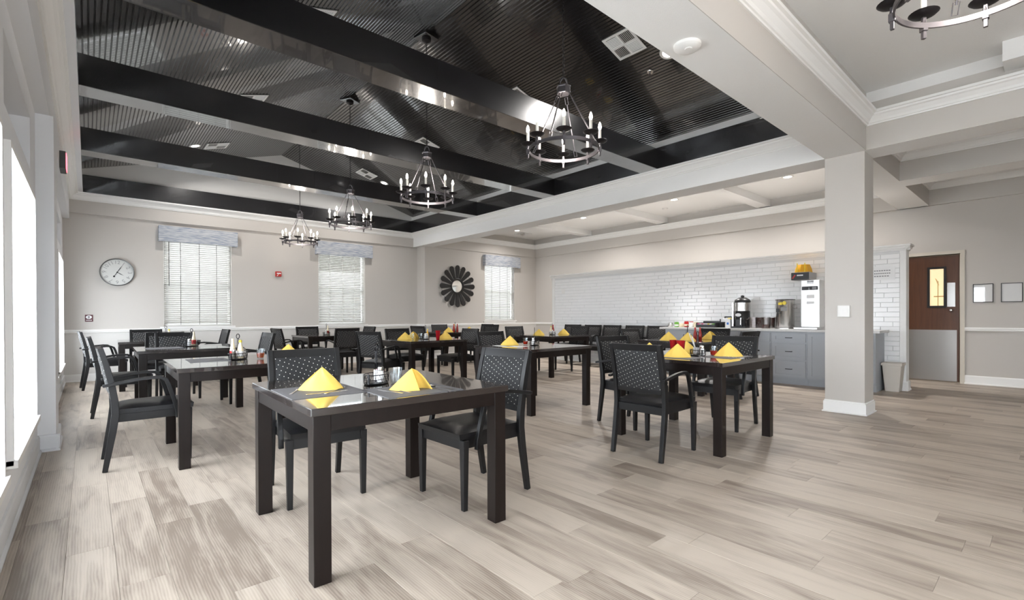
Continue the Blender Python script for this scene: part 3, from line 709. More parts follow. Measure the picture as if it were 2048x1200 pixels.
def slope_pt(x, y): return (x, y, RZ - SL * abs(x - RX))
def slope_rot(x): return (0, ang if x > RX else -ang, 0)
def make_vent():
    r = root('ceiling_vent', label='x', cat='vent'); w = .185
    m = MB(); m.box(-w, w, -w, w, -.004, .004); m.build('back_plate', 'vent_dark', r, smooth=0)
    m = MB(); q = .03
    m.box(-w, w, -w, -w + q, -.012, -.004); m.box(-w, w, w - q, w, -.012, -.004); m.box(-w, -w + q, -w + q, w - q, -.012, -.004); m.box(w - q, w, -w + q, w - q, -.012, -.004)
    m.box(-.012, .012, -w + q, w - q, -.012, -.004); m.box(-w + q, w - q, -.012, .012, -.012, -.004)
    m.build('frame', 'vent_white', r, smooth=0)
    for qx, qy, dr_ in ((-1, -1, 0), (1, -1, 1), (-1, 1, 1), (1, 1, 0)):
        m = MB()
        for k in range(7):
            c = .022 + k * .0195
            M = Matrix.Rotation(radians(35), 3, 'Y' if dr_ else 'X')
            if dr_: m.mbox((qx * c, qy * .084, -.010), (.012, .142, .0015), M)
            else: m.mbox((qx * .084, qy * c, -.010), (.142, .012, .0015), M)
        o = m.build('louvers', 'vent_white', r, smooth=0)
    return r
vent = Maker(make_vent)
for x, y, lab in ((4.67, 3.32, 'white square air vent on the near right slope of the black vault'), (4.67, 5.16, 'white air vent half hidden behind the second black beam, right slope'), (4.67, 7.66, 'white air vent on the right slope behind the second chandelier'), (4.64, 10.12, 'white air vent on the right slope beside a recessed lamp, far bay'), (1.79, 5.16, 'white air vent at the top edge of the picture on the left slope'), (1.79, 7.70, 'white air vent on the left slope in the middle bay'), (1.79, 10.22, 'white air vent on the left slope beside a recessed lamp')):
    v = vent(slope_pt(x, y), 0, lab, 'vents in the black vault'); v.rotation_euler = slope_rot(x)
bv = dup(vent.o, (9.6, 10.4, 3.54), 0, 'white vent in the far corner of the buffet ceiling', 'vents in the white ceiling'); bv.rotation_euler = (0, 0, 0)
def make_can():
    r = root('recessed_light', label='x', cat='ceiling light')
    MB().lathe([(.062, -.002), (.09, -.006), (.095, 0), (.062, .004)], 28, cap=False).build('trim_ring', 'white_plastic', r)
    MB().lathe([(0, -.001), (.064, -.001), (.064, .001), (0, .001)], 24).build('lens', 'can_light', r)
    return r
can = Maker(make_can)
for x, y, lab in ((1.45, 10.18, 'recessed lamp on the far left slope of the black vault'), (5.07, 10.14, 'recessed lamp on the far right slope of the black vault'), (5.05, 2.99, 'recessed lamp peeking over the near white beam')):
    o = can(slope_pt(x, y), 0, lab, 'recessed lamps in the black vault'); o.rotation_euler = slope_rot(x)
    p = slope_pt(x, y); area('can_glow', (p[0], p[1], p[2] - .03), slope_rot(x), .12, CAN_W * .5)
for x, y, lab in ((9.15, 3.12, 'recessed lamp in the buffet ceiling nearest the column'), (9.15, 5.28, 'recessed lamp in the buffet ceiling, second from the column'), (9.15, 7.72, 'recessed lamp in the buffet ceiling, third from the column'), (9.1, 10.1, 'recessed lamp in the buffet ceiling near the back window')):
    o = can((x, y, 3.538), 0, lab, 'recessed lamps over the buffet'); area('can_glow', (x, y, 3.51), (0, 0, 0), .12, CAN_W * (.35 if y > 9 else 1))
def sprinkler(loc, rot, lab):
    r = root('sprinkler_head', loc, 0, lab, 'sprinkler'); r.rotation_euler = rot
    MB().lathe([(0, -.006), (.034, -.006), (.04, 0), (0, 0)], 20).build('escutcheon', 'steel', r); MB().lathe([(.008, -.006), (.008, -.03), (.02, -.034), (.02, -.038), (0, -.038)], 12, cap=False).build('deflector', 'iron', r)
sprinkler(slope_pt(5.2, 3.32), slope_rot(5.2), 'small steel sprinkler head on the near right slope of the vault')
sprinkler((8.72, 4.85, 3.54), (0, 0, 0), 'small sprinkler head in the buffet ceiling')
r = root('ceiling_detector', (9.75, 5.85, 3.54), 0, 'small white round detector in the buffet ceiling', 'smoke detector')
MB().lathe([(0, -.035), (.04, -.035), (.06, -.02), (.06, 0), (0, 0)], 20).build('body', 'white_plastic', r); MB().lathe([(.06, -.004), (.075, -.003), (.075, 0), (.06, 0)], 20, cap=False).build('base_ring', 'white_plastic', r)

# ------------------------------------------------------------------ chandeliers
bulb_me = MB().lathe([(0, 0), (.008, 0), (.0125, .012), (.0145, .026), (.0115, .045), (.005, .064), (0, .070)], 12).mesh('bulb', 'bulb')
def make_chandelier(top_z, peaked):
    r = root('chandelier', label='x', cat='chandelier'); R = .312; z = 0.0
    MB().lathe([(R - .005, -.014), (R + .005, -.014), (R + .005, .014), (R - .005, .014), (R - .005, -.014)], 56, cap=False).build('ring', 'iron', r)
    pan = MB().lathe([(0, .052), (.030, .050), (.054, .059), (.066, .070), (.064, .072), (.052, .063), (.028, .054), (0, .055)], 20).mesh('drip_pan', 'dark_iron')
    st = MB().box(-.009, .009, -.009, .009, -.065, .05); st.box(-.015, .015, -.013, .013, -.026, .016); st.lathe([(.015, .016), (.008, .05)], 4); stm = st.mesh('candle_stem', 'iron', bevel=.002, seg=1)
    sl_ = MB().lathe([(.0125, .055), (.0125, .165), (.0105, .170), (0, .170)], 12, cap=False).mesh('candle_sleeve', 'candle')
    for k in range(8):
        a = 2 * pi * k / 8; c = ((R + .010) * cos(a), (R + .010) * sin(a), 0)
        s_ = inst('candle_stem', stm, r, c, (0, 0, a)); inst('drip_pan', pan, s_); inst('candle_sleeve', sl_, s_); b_ = inst('bulb', bulb_me, s_, (0, 0, .168))
    # cap
    m = MB(); m.lathe([(0, .50), (.058, .50), (.062, .506), (.062, .556), (.066, .560), (.066, .572), (.05, .576), (0, .578)], 6); m.build('cap', 'iron', r, bevel=.002, seg=1)
    m = MB(); m.tube([(.05 * cos(t), 0, .576 + .075 * sin(t)) for t in [pi * i / 10 for i in range(11)]], .005, 6); m.tube([(0, .05 * cos(t), .576 + .07 * sin(t)) for t in [pi * i / 10 for i in range(11)]], .004, 6); m.build('cap_loop', 'iron', r)
    for k in range(4):
        a = radians(22 + 90 * k); u = Vector((cos(a), sin(a), 0))
        p0 = u * .055 + Vector((0, 0, .50)); p1 = u * (R - .008) + Vector((0, 0, .02)); d = p1 - p0
        m = MB(); m.tube([p0 + d * .13, p0 + d * .5, p0 + d * .5, p0 + d * .52, p0 + d * .52, p0 + d * .90], [.0055, .0055, .008, .008, .0055, .0055], 8); m.build('rod', 'iron', r)
        side = Vector((-u.y, u.x, 0)); dn = d.normalized()
        for q, nm in ((.07, 'link'), (.93, 'link')):
            c = p0 + d * q; h = .030; w_ = .013
            m = MB(); m.tube([c + side * w_ + dn * h, c - side * w_ + dn * h, c - side * w_ - dn * h, c + side * w_ - dn * h], .0032, 6, True); m.build(nm, 'iron', r)
    # chain up to the ceiling
    z0 = .645; L = .042; n = int((top_z - .06 - z0) / (L * .74)); m = MB()
    for k in range(n):
        c = z0 + (k + .5) * L * .74; pts = []
        for i in range(8):
            t = 2 * pi * i / 8; x, zz = .0095 * cos(t), L / 2 * sin(t)
            pts.append((x, 0, c + zz) if k % 2 else (0, x, c + zz))
        m.tube(pts, .0032, 5, True)
    m.build('chain', 'dark_iron', r)
    m = MB(); m.lathe([(0, top_z - .075), (.02, top_z - .075), (.055, top_z - .055), (.06, top_z - .03), (0, top_z - .03)], 20)
    m.build('canopy', 'dark_iron', r)
    if peaked: MB().box(-.11, .11, -.11, .11, top_z - .03, top_z + .03).build('mount_block', 'black_beam', r, bevel=.004, seg=1)
    else: MB().lathe([(0, top_z - .03), (.065, top_z - .03), (.065, top_z), (0, top_z)], 20).build('mount_block', 'dark_iron', r)
    return r
CZ = 2.635
c1 = make_chandelier(RZ - CZ - .035, True)
for k, (y, rot, lab) in enumerate(((2.945, -2, 'dark ring chandelier with eight candles nearest the middle of the picture'), (5.27, 11, 'dark ring chandelier second in the row along the ridge'), (7.63, 27, 'dark ring chandelier third in the row along the ridge'), (10.12, 20, 'smallest looking dark ring chandelier at the far back of the row'))):
    if k == 0: o = c1; o.location = (RX, y, CZ); o.rotation_euler = (0, 0, radians(rot)); o['label'] = lab; o['group'] = 'candle chandeliers'
    else: o = dup(c1, (RX, y, CZ), radians(rot), lab, 'candle chandeliers')
    l = bpy.data.lights.new('candle_glow', 'POINT'); l.energy = CHAND_W; l.color = (1, .92, .84); l.shadow_soft_size = .08; l.specular_factor = .25
    lo = bpy.data.objects.new('candle_glow', l); COL.objects.link(lo); lo.location = (RX, y, CZ + .16)
c5 = make_chandelier(3.62 - 2.66, False); c5.location = (3.086, .239, 2.66); c5.rotation_euler = (0, 0, radians(1)); c5['label'] = 'dark ring chandelier cut off at the upper right corner'; c5['group'] = 'candle chandeliers'
l = bpy.data.lights.new('candle_glow', 'POINT'); l.energy = CHAND_W; l.color = (1, .92, .84); l.shadow_soft_size = .08
lo = bpy.data.objects.new('candle_glow', l); COL.objects.link(lo); lo.location = (3.086, .239, 2.83)

# ------------------------------------------------------------------ tables
TH = 0.76
def make_table():
    r = root('dining_table', label='x', cat='table'); h = .535; lw = .075
    MB().box(-h, h, -h, h, TH - .034, TH).build('tabletop', 'table_top_wood', r, bevel=.003)
    q = h - .012
    lm = MB().box(-lw / 2, lw / 2, -lw / 2, lw / 2, 0, TH - .034).mesh('leg', 'table_wood', bevel=.003)
    for sx in (-1, 1):
        for sy in (-1, 1): inst('leg', lm, r, (sx * (q - lw / 2), sy * (q - lw / 2), 0))
    am = MB().box(-(q - lw), q - lw, -.011, .011, TH - .034 - .072, TH - .034).mesh('apron', 'table_wood', bevel=.002, seg=1)
    for k in range(4):
        a = k * pi / 2; d = q - .016; inst('apron', am, r, (d * sin(a), -d * cos(a), 0), (0, 0, a))
    return r
table = Maker(make_table)
T = {'T1': (1.243, 2.585, -1.3), 'T2': (1.035, 4.855, -1), 'T3': (.955, 7.36, -1), 'T4': (.885, 10.0, -1.5), 'T5': (3.69, 9.985, -1), 'T6': (4.15, 6.96, 1), 'T7': (6.62, 9.75, 0), 'T8': (4.285, 4.475, 0), 'T9': (6.88, 6.64, -1), 'T10': (4.33, 2.305, 0), 'T11': (6.97, 3.82, 0)}
TL = {'T1': 'dark square dining table nearest the viewer with two yellow napkins', 'T2': 'dark square dining table at left with a yellow capped bottle and amber tea', 'T3': 'dark square dining table at left with a red labelled bottle in its caddy', 'T4': 'dark square dining table farthest back at left below the clock side window', 'T5': 'dark square dining table at the back below the middle blind', 'T6': 'dark square dining table in the middle with three napkins and a red tumbler', 'T7': 'dark square dining table at the back below the sunburst mirror', 'T8': 'dark square dining table with one napkin and a short red drink', 'T9': 'dark square dining table holding pink packets and a red bottle', 'T10': 'dark square dining table at right with two red tumblers beside a caddy', 'T11': 'dark square dining table between the right front table and the grey counter'}
for k, (x, y, a) in T.items(): table((x, y, 0), radians(a), TL[k], 'square dining tables')

# ------------------------------------------------------------------ chairs
def cushion(m, x0, x1, y0, y1, z0, z1, bulge, n=8, axis='z'):
    pass
def make_chair():
    r = root('dining_armchair', label='x', cat='chair')
    # legs
    fl_ = MB(); w0, w1 = .015, .021
    for sy in (-1, 1):
        m = MB(); c = (.238, sy * .222)
        m.add([(c[0] + a * w0, c[1] + b * w0, 0) for a, b in ((-1, -1), (1, -1), (1, 1), (-1, 1))] + [(c[0] + a * w1, c[1] + b * w1, .415) for a, b in ((-1, -1), (1, -1), (1, 1), (-1, 1))],
              [(3, 2, 1, 0), (4, 5, 6, 7), (0, 1, 5, 4), (1, 2, 6, 5), (2, 3, 7, 6), (3, 0, 4, 7)]); m.build('leg', 'chair_wood', r, bevel=.003)
        m = MB(); m.bar([(-.285, sy * .224, 0), (-.262, sy * .224, .14), (-.238, sy * .224, .29), (-.222, sy * .224, .42), (-.226, sy * .224, .52), (-.245, sy * .224, .66), (-.275, sy * .224, .80), (-.305, sy * .224, .915)], .0165, [.016, .019, .022, .024, .023, .021, .019, .017])
        m.build('leg', 'chair_wood', r, bevel=.003)
    m = MB(); m.box(-.21, .225, -.205, -.183, .355, .418); m.box(-.21, .225, .183, .205, .355, .418); m.box(.225, .247, -.203, .203, .355, .418); m.box(-.232, -.21, -.207, .207, .355, .418)
    m.build('seat_frame', 'chair_wood', r, bevel=.003)
    # seat cushion with crowned top
    m = MB(); nx, ny = 10, 10; vs = []; fs = []
    for lay, zz in ((0, .418), (1, .452)):
        for i in range(nx + 1):
            for j in range(ny + 1):
                u, v = i / nx * 2 - 1, j / ny * 2 - 1
                x = .025 + u * .242; y = v * (.222 - .012 * (1 - u) / 2)
                f = (1 - u ** 6) * (1 - v ** 6)
                vs.append((x + (.006 * u if lay and abs(u) == 1 else 0), y, zz + (lay * .030 * f - (1 - lay) * 0)))
    K = (nx + 1) * (ny + 1)
    for i in range(nx):
        for j in range(ny):
            a = i * (ny + 1) + j; q = (a, a + ny + 1, a + ny + 2, a + 1)
            fs.append(tuple(K + t for t in q)); fs.append(q[::-1])
    for i in range(nx):
        for j in (0, ny):
            a = i * (ny + 1) + j; b = a + ny + 1; fs.append((a, b, K + b, K + a))
    for j in range(ny):
        for i in (0, nx):
            a = i * (ny + 1) + j; b = a + 1; fs.append((a, b, K + b, K + a))
    m.add(vs, fs); m.build('seat', 'leather', r, smooth=60)
    # back: top rail, bottom rail, padded panel
    def backx(z): return -.226 - (z - .52) * .10 - max(0, z - .52) ** 2 * .265
    def curve(y): return -.012 * (1 - (y / .21) ** 2)
    def slab(name, material, z0, z1, hw, th, bul, nz, ny=12, bevel=0):
        vs = []; fs = []; n1 = ny + 1
        for side in (-1, 1):
            for k in range(nz + 1):
                z = z0 + (z1 - z0) * k / nz
                for j in range(n1):
                    y = -hw + 2 * hw * j / ny; u = j / ny * 2 - 1; v = k / nz * 2 - 1
                    f = (1 - u ** 8) * (1 - v ** 8)
                    vs.append((backx(z) + curve(y) + side * (th + bul * f), y, z))
        K = n1 * (nz + 1)
        for k in range(nz):
            for j in range(ny):
                a = k * n1 + j; q = (a, a + 1, a + n1 + 1, a + n1); fs += [q[::-1], tuple(K + t for t in q)]
        for j in range(ny):
            for k in (0, nz): a = k * n1 + j; fs.append((a, a + 1, K + a + 1, K + a))
        for k in range(nz):
            for j in (0, ny): a = k * n1 + j; b = a + n1; fs.append((a, b, K + b, K + a))
        return MB().add(vs, fs).build(name, material, r, smooth=50, bevel=bevel)
    slab('top_rail', 'chair_wood', .862, .915, .212, .0135, 0, 2)
    slab('bottom_rail', 'chair_wood', .520, .553, .212, .0120, 0, 1)
    slab('backrest', 'dotted_fabric', .553, .862, .196, .012, .013, 10, 14)
    slab('back_frame', 'chair_wood', .553, .862, .210, .0105, 0, 4)
    for sy in (-1, 1):
        m = MB(); m.bar([(-.295, sy * .252, .640), (-.22, sy * .252, .652), (-.10, sy * .252, .672), (.0, sy * .252, .680), (.055, sy * .252, .676), (.088, sy * .252, .655), (.105, sy * .252, .610), (.135, sy * .252, .50), (.160, sy * .252, .40), (.162, sy * .252, .352)], .014, [.010, .012, .012, .012, .012, .015, .015, .014, .014, .014])
        m.build('armrest', 'chair_wood', r, bevel=.003)
    return r
chair = Maker(make_chair)
CH = [
 ('C1', .37, 4.88, 0, 'black armchair at the window end of the amber tea table, its back to the windows'),
 ('C2', .31, 7.42, 0, 'black armchair at the window end of the red labelled bottle table'),
 ('C3', .20, 10.27, 4, 'black armchair in the far left corner beneath the maroon sign'),
 ('C4', .80, 10.83, -90, 'black armchair against the back wall at the far left table'),
 ('C5b', .86, 9.22, 92, 'black armchair seen from behind at the near side of the far left table'),
 ('C5', .95, 8.22, -90, 'black armchair behind the red labelled bottle, facing the viewer'),
 ('C6', 1.58, 10.0, 182, 'black armchair seen edge on at the right side of the far left table'),
 ('C7', 1.62, 7.40, 183, 'black armchair seen edge on at the right side of the red labelled bottle table'),
 ('C8', 3.00, 9.95, 6, 'black armchair at the left side of the table under the middle blind'),
 ('C9', 3.66, 10.77, -90, 'black armchair against the wall left of the middle blind window'),
 ('C10', 3.72, 9.30, 91, 'black armchair with its back to the viewer under the middle blind'),
 ('C11', 4.36, 10.02, 184, 'black armchair at the right side of the table under the middle blind'),
 ('C12', 3.42, 6.95, 22, 'black armchair turned aslant behind the nearest table caddy handle'),
 ('C13', 4.25, 7.72, -90, 'black armchair behind the three napkins of the middle table'),
 ('C14', 4.86, 6.99, 180, 'black armchair at the right side of the middle three napkin table'),
 ('C15', 5.90, 9.66, 8, 'black armchair half hidden behind the red tumbler of the middle table'),
 ('C16', 6.95, 10.50, -90, 'black armchair against the wall left of the sunburst mirror table'),
 ('C17a', 7.42, 9.50, 190, 'black armchair at the right side of the mirror table, nearer of two'),
 ('C17b', 7.80, 10.20, 181, 'black armchair at the right of the mirror table, farther of two'),
 ('C18', 4.37, 5.16, -92, 'black armchair behind the short red drink, facing the viewer'),
 ('C20', 6.79, 7.36, -92, 'black armchair behind the pink packet table, facing the viewer'),
 ('C21', 7.62, 6.78, 181, 'black armchair at the right side of the pink packet table'),
 ('R1', 8.70, 7.92, 184, 'black armchair at the far left of the row against the tile wall'),
 ('R2', 8.70, 7.30, 181, 'black armchair second from the left in the row against the tile wall'),
 ('R3', 8.70, 6.75, 180, 'black armchair third from the left in the row against the tile wall'),
 ('R4', 8.70, 6.15, 178, 'black armchair fourth from the left in the row against the tile wall'),
 ('R5', 8.70, 5.58, 180, 'black armchair next to the counter end in the row against the tile wall'),
 ('C26', 6.94, 4.55, -94, 'black armchair at the far side of the table before the counter'),
 ('C27', 7.64, 3.80, 185, 'black armchair before the counter drawers, facing the window side'),
 ('C28', 6.86, 3.10, 85, 'black armchair in front of the grey drawers with its back partly to the viewer'),
 ('C23', 3.60, 2.26, 1, 'black dotted armchair with its back to the viewer at the right front table'),
 ('C24', 4.33, 2.98, -99, 'black armchair at the far side of the right front table'),
 ('C25', 4.97, 2.31, 183, 'black dotted armchair at the right side of the right front table'),
 ('T1b', 1.13, 3.24, -94, 'black dotted armchair behind the nearest table, facing the viewer'),
 ('T1r', 1.885, 2.54, 182, 'black dotted armchair at the right end of the nearest table'),
]
for k, x, y, a, lab in CH: chair((x, y, 0), radians(a), lab, 'black dining armchairs')

# ------------------------------------------------------------------ napkins
def napkin_me(kind):
    m = MB(); n = 34; lev = 9; vs = []; fs = []
    H_ = .118; rnd = random.Random(kind)
    a0, a1 = (radians(40), radians(40 + 420)) if kind == 1 else (radians(-25), radians(-25 - 395))
    ph = rnd.random() * 6
    for i in range(n + 1):
        t = i / n; a = a0 + (a1 - a0) * t
        shrink = 1 - .16 * t if kind == 1 else 1 - .06 * t - .42 * max(0, (t - .72) / .28) ** 1.4
        bx = .128 * cos(a) * shrink; by = (.060 if kind == 1 else .072) * sin(a) * shrink
        # rounded triangle footprint: pull to sharp left/right corners
        s_ = abs(cos(a)) ** 3; by *= (1 - .75 * s_)
        for k in range(lev + 1):
            h = k / lev; f = 1 - h
            w = .0045 * sin(5 * a + ph + 4 * h) * f * (1 - f) * 4
            g = f ** .92
            vs.append((bx * g + w, by * g + w + (.012 if kind == 1 else 0.0) * h, H_ * h + .002))
    K = len(vs); cx_, cy_ = 0.0, .006
    vs += [(x - .0032 * (x - cx_) / max(1e-3, math.hypot(x - cx_, y - cy_)), y - .0032 * (y - cy_) / max(1e-3, math.hypot(x - cx_, y - cy_)), z - (.0015 if z > .1 else 0)) for x, y, z in vs]
    for i in range(n):
        for k in range(lev):
            a = i * (lev + 1) + k; q = (a, a + lev + 1, a + lev + 2, a + 1); fs += [q, tuple(K + t for t in q)[::-1]]
        a = i * (lev + 1); b = a + lev + 1; fs.append((a, K + a, K + b, b))
    for i in (0, n):
        for k in range(lev): a = i * (lev + 1) + k; fs.append((a, a + 1, K + a + 1, K + a))
    return m.add(vs, fs).mesh('napkin', 'napkin', smooth=70)
def napkin_open():
    base = [(-.120, .010), (-.092, -.030), (-.040, -.054), (.018, -.060), (.046, -.058), (.047, -.050), (.038, -.030), (.030, .000), (.036, .026), (.064, .034), (.096, .014), (.112, -.018), (.117, -.014), (.108, .024), (.060, .066), (-.020, .066), (-.095, .040), (-.120, .014)]
    P = []; nb_ = len(base)
    for i in range(nb_ - 1):
        p0, p1, p2, p3 = base[max(i - 1, 0)], base[i], base[i + 1], base[min(i + 2, nb_ - 1)]
        for k in range(3):
            t = k / 3; q = []
            for a in (0, 1): q.append(.5 * (2 * p1[a] + (p2[a] - p0[a]) * t + (2 * p0[a] - 5 * p1[a] + 4 * p2[a] - p3[a]) * t * t + (3 * p1[a] - p0[a] - 3 * p2[a] + p3[a]) * t ** 3))
            P.append((q[0], q[1], (i + t) / (nb_ - 1)))
    P.append((*base[-1], 1.0)); lev = 10; vs = []; fs = []
    for x, y, t in P:
        e = .62 if .42 < t < .78 else .94
        for k in range(lev + 1):
            f = 1 - k / lev; vs.append((x * f ** e + .004 * k / lev, y * f ** e - .010 * k / lev, .118 * (1 - f) + .002))
    for i in range(len(P) - 1):
        for k in range(lev):
            a = i * (lev + 1) + k; fs.append((a, a + lev + 1, a + lev + 2, a + 1))
    m = MB().add(vs, fs); n = len(vs)
    m.add([(x * .985, y * .985, z) for x, y, z in vs], [f[::-1] for f in fs])
    return m.mesh('napkin', 'napkin', smooth=60)
NM = {1: napkin_me(1), 2: napkin_open(), 3: napkin_me(3)}
fold_me = {k: None for k in NM}
# (kind, x, y, rotation, label)
NAP = [(1, .925, 2.575, -30, 1.0, 'yellow folded napkin on the left placemat of the nearest table'),
 (2, 1.275, 2.255, -30, .95, 'yellow folded napkin on the right placemat of the nearest table, fold open'),
 (1, 1.49, 5.06, -30, .95, 'yellow napkin tip showing above the chair of the nearest table'),
 (1, 3.84, 6.98, -38, 1.05, 'yellow napkin leftmost on the middle three napkin table'),
 (2, 4.20, 7.36, -30, 1.0, 'yellow napkin behind, second on the middle three napkin table'),
 (3, 4.50, 6.80, -40, 1.05, 'yellow napkin right of the red tumbler on the middle table'),
 (3, 6.32, 9.42, -40, 1.0, 'yellow napkin left of the red bottle on the mirror table'),
 (1, 6.98, 9.52, -60, 1.0, 'orange looking yellow napkin at the right end of the mirror table'),
 (1, 4.12, 4.72, -45, 1.05, 'yellow napkin left of the short red drink'),
 (1, 6.62, 6.72, -45, 1.0, 'yellow napkin left of the pink packets'),
 (3, 7.20, 6.60, -45, 1.0, 'yellow napkin right of the red bottle on the pink packet table'),
 (1, 6.66, 3.94, -60, 1.1, 'yellow napkin leftmost on the table before the counter'),
 (3, 6.72, 3.66, -40, 1.05, 'yellow napkin second from left on the table before the counter'),
 (2, 7.28, 3.60, -64, 1.1, 'yellow napkin right of the red bottles on the table before the counter'),
 (1, 4.04, 2.30, -62, 1.05, 'yellow twin peaked napkin in front of the red tumblers'),
 (3, 3.94, 2.53, -30, 1.1, 'yellow napkin rising at the left edge of the right front table'),
 (3, 4.60, 2.52, -60, 1.0, 'yellow napkin behind the tea glass on the right front table'),
 (1, 4.46, 2.02, -55, 1.1, 'yellow napkin right of the tea glass on the right front table')]
for kd, x, y, a, s_, lab in NAP:
    o = inst('napkin', NM[kd], None, (x, y, TH), (0, 0, radians(a))); o.scale = (s_, s_, s_); tag(o, lab, 'napkin', 'yellow folded napkins')

# ------------------------------------------------------------------ placemats, cutlery, paper
def rect(m, cx, cy, w, d, a, z0, z1):
    M = Matrix.Rotation(radians(a), 3, 'Z'); return m.mbox((cx, cy, (z0 + z1) / 2), (w, d, z1 - z0), M)
PM = [(.900, 2.545, .37, .40, -2, 'grey woven placemat under the left napkin of the nearest table'), (1.275, 2.245, .42, .34, -2, 'grey woven placemat under the right napkin of the nearest table'), (.80, 5.02, .30, .40, -2, 'grey placemat beside the spoon on the amber tea table'), (.70, 7.30, .36, .40, 0, 'bluish grey placemat on the red labelled bottle table'), (4.42, 2.03, .42, .30, -2, 'grey placemat under the right napkin of the right front table'), (4.04, 2.32, .30, .42, -2, 'grey placemat under the twin peaked napkin of the right front table')]
for cx_, cy_, w_, d_, a_, lab in PM:
    tag(rect(MB(), 0, 0, w_, d_, 0, 0, .0025).build('placemat', 'placemat', None, smooth=0, loc=(0, 0, 0)), lab, 'placemat', 'grey placemats')
    o = [q for q in bpy.data.objects if q.get('label') == lab][0]; o.location = (cx_, cy_, TH); o.rotation_euler = (0, 0, radians(a_))
tag(rect(MB(), 4.02, 4.47, .17, .24, 8, TH, TH + .0015).build('paper_sheet', 'paper', smooth=0), 'white paper slip near the left edge of the short red drink table', 'paper')
tag(rect(MB(), 3.93, 4.66, .10, .30, -8, TH, TH + .0015).build('paper_sheet', 'paper', smooth=0), 'narrow white paper by the napkin of the short red drink table', 'paper')
def knife_me():
    m = MB(); m.prism([(-.105, -.006), (-.02, -.005), (0, -.008), (.09, -.008), (.105, -.002), (.10, .004), (0, .004), (-.02, .005), (-.105, .007)], 0, .0022); return m.mesh('knife', 'cutlery', bevel=.0006, seg=1)
def fork_me():
    m = MB(); m.prism([(-.10, -.007), (-.03, -.003), (.03, -.003), (.045, -.011), (.058, -.012), (.058, .012), (.045, .011), (.03, .003), (-.03, .003), (-.10, .007)], 0, .0022)
    for k in range(4): m.box(.056, .100, -.012 + k * .0067, -.0085 + k * .0067, .0004, .0022)
    return m.mesh('fork', 'cutlery', smooth=0)
def spoon_me():
    m = MB(); m.prism([(-.10, -.007), (-.03, -.003), (.045, -.003), (.045, .003), (-.03, .003), (-.10, .007)], .001, .003)
    m.lathe([(0, .0015), (.008, .0020), (.016, .0055), (.0165, .0065), (.008, .0035), (0, .003)], 16, (.072, 0, 0), sx=1.8); return m.mesh('spoon', 'cutlery')
KM = {'knife': knife_me(), 'fork': fork_me(), 'spoon': spoon_me()}
CUT = [('knife', .905, 2.440, 0, 'steel knife in front of the left napkin of the nearest table'), ('spoon', .955, 2.475, 42, 'steel spoon tilted against the left napkin of the nearest table'), ('fork', .800, 2.60, 60, 'steel fork tip left of the left napkin of the nearest table'),
 ('fork', 1.155, 2.255, 100, 'steel fork left of the open napkin, left one of two on the nearest table'), ('fork', 1.205, 2.255, 98, 'steel fork left of the open napkin, right one of two on the nearest table'), ('knife', 1.375, 2.16, 97, 'steel knife right of the open napkin on the nearest table'), ('spoon', 1.42, 2.19, 97, 'steel spoon right of the open napkin on the nearest table'),
 ('spoon', .85, 4.93, 40, 'steel spoon on the placemat of the amber tea table'), ('fork', 4.20, 2.16, 40, 'steel fork before the twin peaked napkin of the right front table'), ('spoon', 4.24, 2.19, 35, 'steel spoon before the twin peaked napkin of the right front table'), ('knife', 4.36, 1.94, 90, 'steel knife at the right napkin of the right front table'), ('fork', 4.40, 1.96, 92, 'steel fork at the right napkin of the right front table')]
for kd, x, y, a, lab in CUT: tag(inst(kd, KM[kd], None, (x, y, TH + .0027), (0, 0, radians(a))), lab, kd, 'cutlery on the tables')

# ------------------------------------------------------------------ condiment caddies
def make_caddy():
    r = root('condiment_caddy', label='x', cat='caddy'); A, B = .098, .062
    MB().lathe([(0, .002), (.95, .002), (1.0, .006), (.95, .010), (0, .010)], 28, sx=A, sy=B).build('base_plate', 'plastic_black', r)
    el = lambda z, q=1: [(A * q * cos(2 * pi * i / 28), B * q * sin(2 * pi * i / 28), z) for i in range(28)]
    m = MB(); m.tube(el(.056), .0028, 6, True); m.tube(el(.030), .0016, 5, True); m.build('rail', 'wire_black', r)
    m = MB(); pts = []
    for i in range(28): pts.append((A * cos(2 * pi * i / 28), B * sin(2 * pi * i / 28), .010 if i % 2 else .055))
    m.tube(pts, .0016, 5, True); m.build('wire_lattice', 'wire_black', r)
    for sx in (-1, 1): m = MB(); m.tube([(sx * A, 0, .008), (sx * A, 0, .062)], .006, 6); m.build('post', 'wire_black', r)
    m = MB(); m.tube([(.010, 0, .010), (.011, 0, .12), (.008, 0, .19)], .0030, 6); m.tube([(-.010, 0, .010), (-.011, 0, .12), (-.008, 0, .19)], .0030, 6)
    m.tube([(.021 * cos(2 * pi * i / 18), 0, .209 + .021 * sin(2 * pi * i / 18)) for i in range(18)], .0036, 6, True); m.build('handle', 'wire_black', r)
    return r
caddy = Maker(make_caddy)
